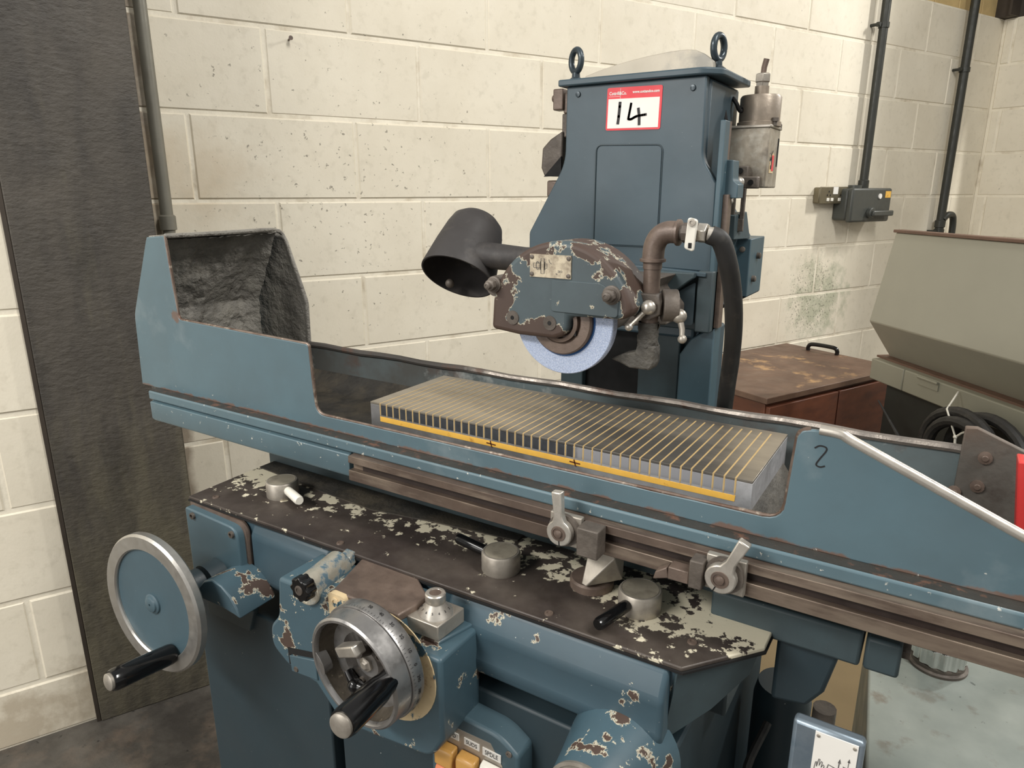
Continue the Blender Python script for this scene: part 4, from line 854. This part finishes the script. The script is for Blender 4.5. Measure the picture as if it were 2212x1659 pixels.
# ------------------------------------------------------------------ work lamp on the head
LC = V((.046, .122, 1.4035)); ln = V((.045, -.60, -.742)).normalized()
lamp = thing('work_lamp', LC, 'black cone work lamp on a short arm left of the wheel guard', 'lamp')
obj('lamp_shade', MB().lathe(LC, -ln, [(.0468, .0), (.0488, .0), (.0490, .002), (.0430, .042), (.0380, .068), (.0340, .081), (.0260, .0890), (.0010, .0910), (.0010, .0895), (.0255, .0875), (.0330, .0795), (.0365, .066), (.0415, .042), (.0475, .002), (.0468, 0)], 56, False), M_blackmatt, lamp)
obj('lamp_holder', MB().lathe(LC, -ln, [(.013, .05), (.015, .055), (.015, .088)], 20), M_black, lamp)
obj('lamp_dirt', MB().sph(LC - ln*.010 + V((-.020, .004, -.018)), .006), M_cast, lamp)
obj('lamp_arm', MB().tube([V((.070, .127, 1.4330)), V((.100, .132, 1.4315)), V((.135, .140, 1.4290)), V((.165, .148, 1.4280))], [.0170, .0160, .0150, .0150], 18).tube([V((.163, .1475, 1.428)), V((.205, .155, 1.420))], .015, 16), M_blackmatt, lamp)

# ------------------------------------------------------------------ lot sticker
sk = thing('lot_sticker', (.1675, .3795, 1.593), 'red and white auction lot sticker numbered 14 on the grinder column', 'sticker')
SKM = Matrix.Translation((.1675, .3798, 1.6215)) @ Matrix.Rotation(math.radians(1.0), 4, 'Y')
obj('sticker_sheet', MB().prism(fillet([(-.0412, -.0285), (.0412, -.0285), (.0412, .0285), (-.0412, .0285)], .003), 'y', 0, -.0006, SKM), M_red, sk)
obj('white_panel', MB().box(-.0388, .0380, -.0009, -.0005, -.0258, .0135, SKM), M_paperw, sk)
text('lettering', 'Cottrill&Co.', .0062, SKM @ Matrix.Translation((-.0245, -.0008, .0205)) @ FRONT, M_paperw, sk, .0002, sx=.84, bold=.00014)
text('lettering', 'www.cottandco.com', .0050, SKM @ Matrix.Translation((.0175, -.0008, .0215)) @ FRONT, M_paperw, sk, .0002, sx=.94, bold=.00014)
lm2 = MB(); lm2.box(-.0385, -.0215, -.0009, -.0005, .0163, .0167, SKM).box(-.0210, -.0206, -.0009, -.0005, .0138, .0272, SKM)
obj('logo_lines', lm2, M_paperw, sk)
hw = MB()
stroke(hw, [(-.0205, .0095), (-.0207, .003), (-.0215, -.010), (-.0225, -.0205)], .0040, -.001, SKM)
stroke(hw, spline([(-.0035, .0075, 0), (-.0045, .0, 0), (-.0065, -.0125, 0), (-.0060, -.0140, 0), (-.002, -.0140, 0), (.006, -.0105, 0), (.0205, -.0085, 0)], 5), .0032, -.001, SKM)
stroke(hw, [(.0075, .0005), (.0095, -.010), (.0102, -.0225)], .0038, -.0011, SKM)
obj('handwriting', hw, M_ink, sk)

# ------------------------------------------------------------------ coolant tank, floor items at the right
TZ = .80
TM = Matrix.Translation((.545, .60, 0)) @ Matrix.Rotation(math.radians(5.1), 4, 'Z')
tank = thing('coolant_tank', TM @ V((.25, -.1, FLOOR)), 'grey-green coolant tank with chrome filler cap beside the grinder', 'tank')
obj('tank_body', MB().box(0, .62, -.50, .03, FLOOR, TZ, TM), M_tank, tank, bev=.004)
cc = V((.646, .543, TZ))
cp = obj('filler_cap', MB().prism([((.036+.0016*math.cos(14*a))*math.cos(a), (.036+.0016*math.cos(14*a))*math.sin(a)) for a in [2*math.pi*k/84 for k in range(84)]], 'z', TZ+.010, TZ+.042, Matrix.Translation((cc.x, cc.y, 0))), M_chrome, tank, bev=.0025, ang=50)
obj('cap_flange', MB().lathe(cc, (0, 0, 1), [(.041, 0), (.041, .004), (.037, .006), (.037, .011)], 48), M_cast, cp)
obj('cap_top', MB().lathe(cc + V((0, 0, .042)), (0, 0, 1), [(.033, 0), (.030, .003), (.026, .003), (.025, .0015), (.001, .0015)], 48), M_chrome, cp)
# pedal-feed control box
pbM = Matrix.Translation((.5515, -.115, 1.106))
pb = thing('control_box', (.553, -.1, .9), 'small steel control box with a white pictogram plate at the lower right', 'box')
obj('box_body', MB().box(-.0245, .0245, 0, .011, -.20, .0225, pbM), M_steelblue, pb, bev=.003)
obj('plate', MB().box(-.0085, .0205, -.0008, .001, -.031, .0195, pbM), M_paperw, pb)
pm = MB(); PB = pbM
PB = pbM @ Matrix.Translation((-.0015, 0, .006)) @ Matrix.Diagonal((.78, 1, .9, 1))
def ps(pts, w_=.0005): stroke(pm, pts, w_, -.0009, PB, .0003)
ps([(-.006, -.029), (-.0062, -.020), (-.0055, -.014), (-.0045, -.0135), (-.0043, -.018), (-.003, -.010), (-.0020, -.010), (-.0022, -.0165), (-.0005, -.0115), (.0004, -.012), (-.0003, -.0175), (.0015, -.014), (.0022, -.015), (.001, -.023), (.0, -.0305), (-.006, -.029)])
ps([(.004, -.020), (.0055, -.012), (.013, -.0135)], .0007); ps([(.004, -.020), (.0032, -.0165), (.005, -.0172), (.004, -.020)])
ps([(.0145, -.004), (.0132, -.0315)], .0008); ps([(.0135, -.007), (.0145, -.003), (.0156, -.007)]); ps([(.0122, -.028), (.0131, -.032), (.0143, -.028)])
ps([(.0222, -.002), (.0218, -.009), (.0178, -.0088), (.0245, -.0135), (.0178, -.0138)]); ps([(.0165, -.0150), (.0225, -.0175)], .0007); ps([(.0175, -.0175), (.0240, -.0225), (.0170, -.0228), (.022, -.028)])
ps(circ(.0243, -.0185, .0014, 0, 6.283, 12)); pm.prism([(.0210, -.003), (.0234, -.003), (.0222, .0005)], 'y', -.0009, -.0012, PB)
obj('pictogram', pm, M_greyink, pb)
for x, z in ((-.0062, .0165), (-.0068, -.0275), (.0182, .0165)):
    obj('rivet', MB().lathe(pbM @ V((x, -.0008, z)), (0, -1, 0), [(.0014, 0), (.0012, .0008), (.0004, .001)], 10), M_dullsteel, pb)
obj('stand', MB().box(-.012, .012, .001, .010, FLOOR-1.106, -.20, pbM), M_cast, pb)
obj('lock_nut', MB().cyl(pbM @ V((.0245, .006, -.030)), pbM @ V((.030, .006, -.030)), .005, n=6), M_cast, pb)
# cream board leaning behind, ribbed bellows, dark pump
bd = obj('cream_board', MB().box(.30, .545, 1.05, 1.08, FLOOR, .72), M_cardboard, bev=.003)
tag(bd, 'cream coloured board standing upright behind the grinder, seen below its bracket', 'board')
rbm = thing('bellows_cover', (.48, .42, FLOOR), 'black pleated bellows cover in the gap between the grinder and the tank', 'bellows')
zz = []
for i in range(10):
    z = FLOOR + .018 + .046*i; zz += [(.405, z-.016), (.375, z), (.378, z+.012), (.405, z+.026)]
obj('pleats', MB().prism(zz + [(.45, zz[-1][1]), (.45, zz[0][1])], 'x', .40, .552), M_rubber, rbm)
obj('end_frame', MB().box(.395, .555, .37, .46, zz[-1][1], zz[-1][1]+.008), M_rubber, rbm, bev=.001)
pu = thing('coolant_pump', (.476, .2, FLOOR), 'dark cylindrical pump motor under the grinder bracket', 'pump')
obj('pump_motor', MB().lathe((.476, .20, FLOOR), (0, 0, 1), [(.042, 0), (.042, .50), (.034, .54), (.034, .70), (.03, .72)], 32), M_bluedark, pu)
obj('pump_pipe', MB().cyl((.53, .12, FLOOR), (.53, .12, .97), .012, n=14), M_cast, pu)
obj('pump_cable', MB().tube(spline([(.47, .15, .90), (.46, .10, .86), (.475, .08, .80), (.50, .09, .70)], 6), .005, 8), M_rubber, pu)
# red bar at the right-hand end of the table
rb2 = obj('red_grip', MB().prism(fillet([(.6490, 1.292), (.6555, 1.292), (.6700, 1.2006), (.6610, 1.2006)], .002), 'y', .088, .112), M_redbar, bev=.002)
tag(rb2, 'red plastic grip standing in the right end of the grinder table', 'grip')
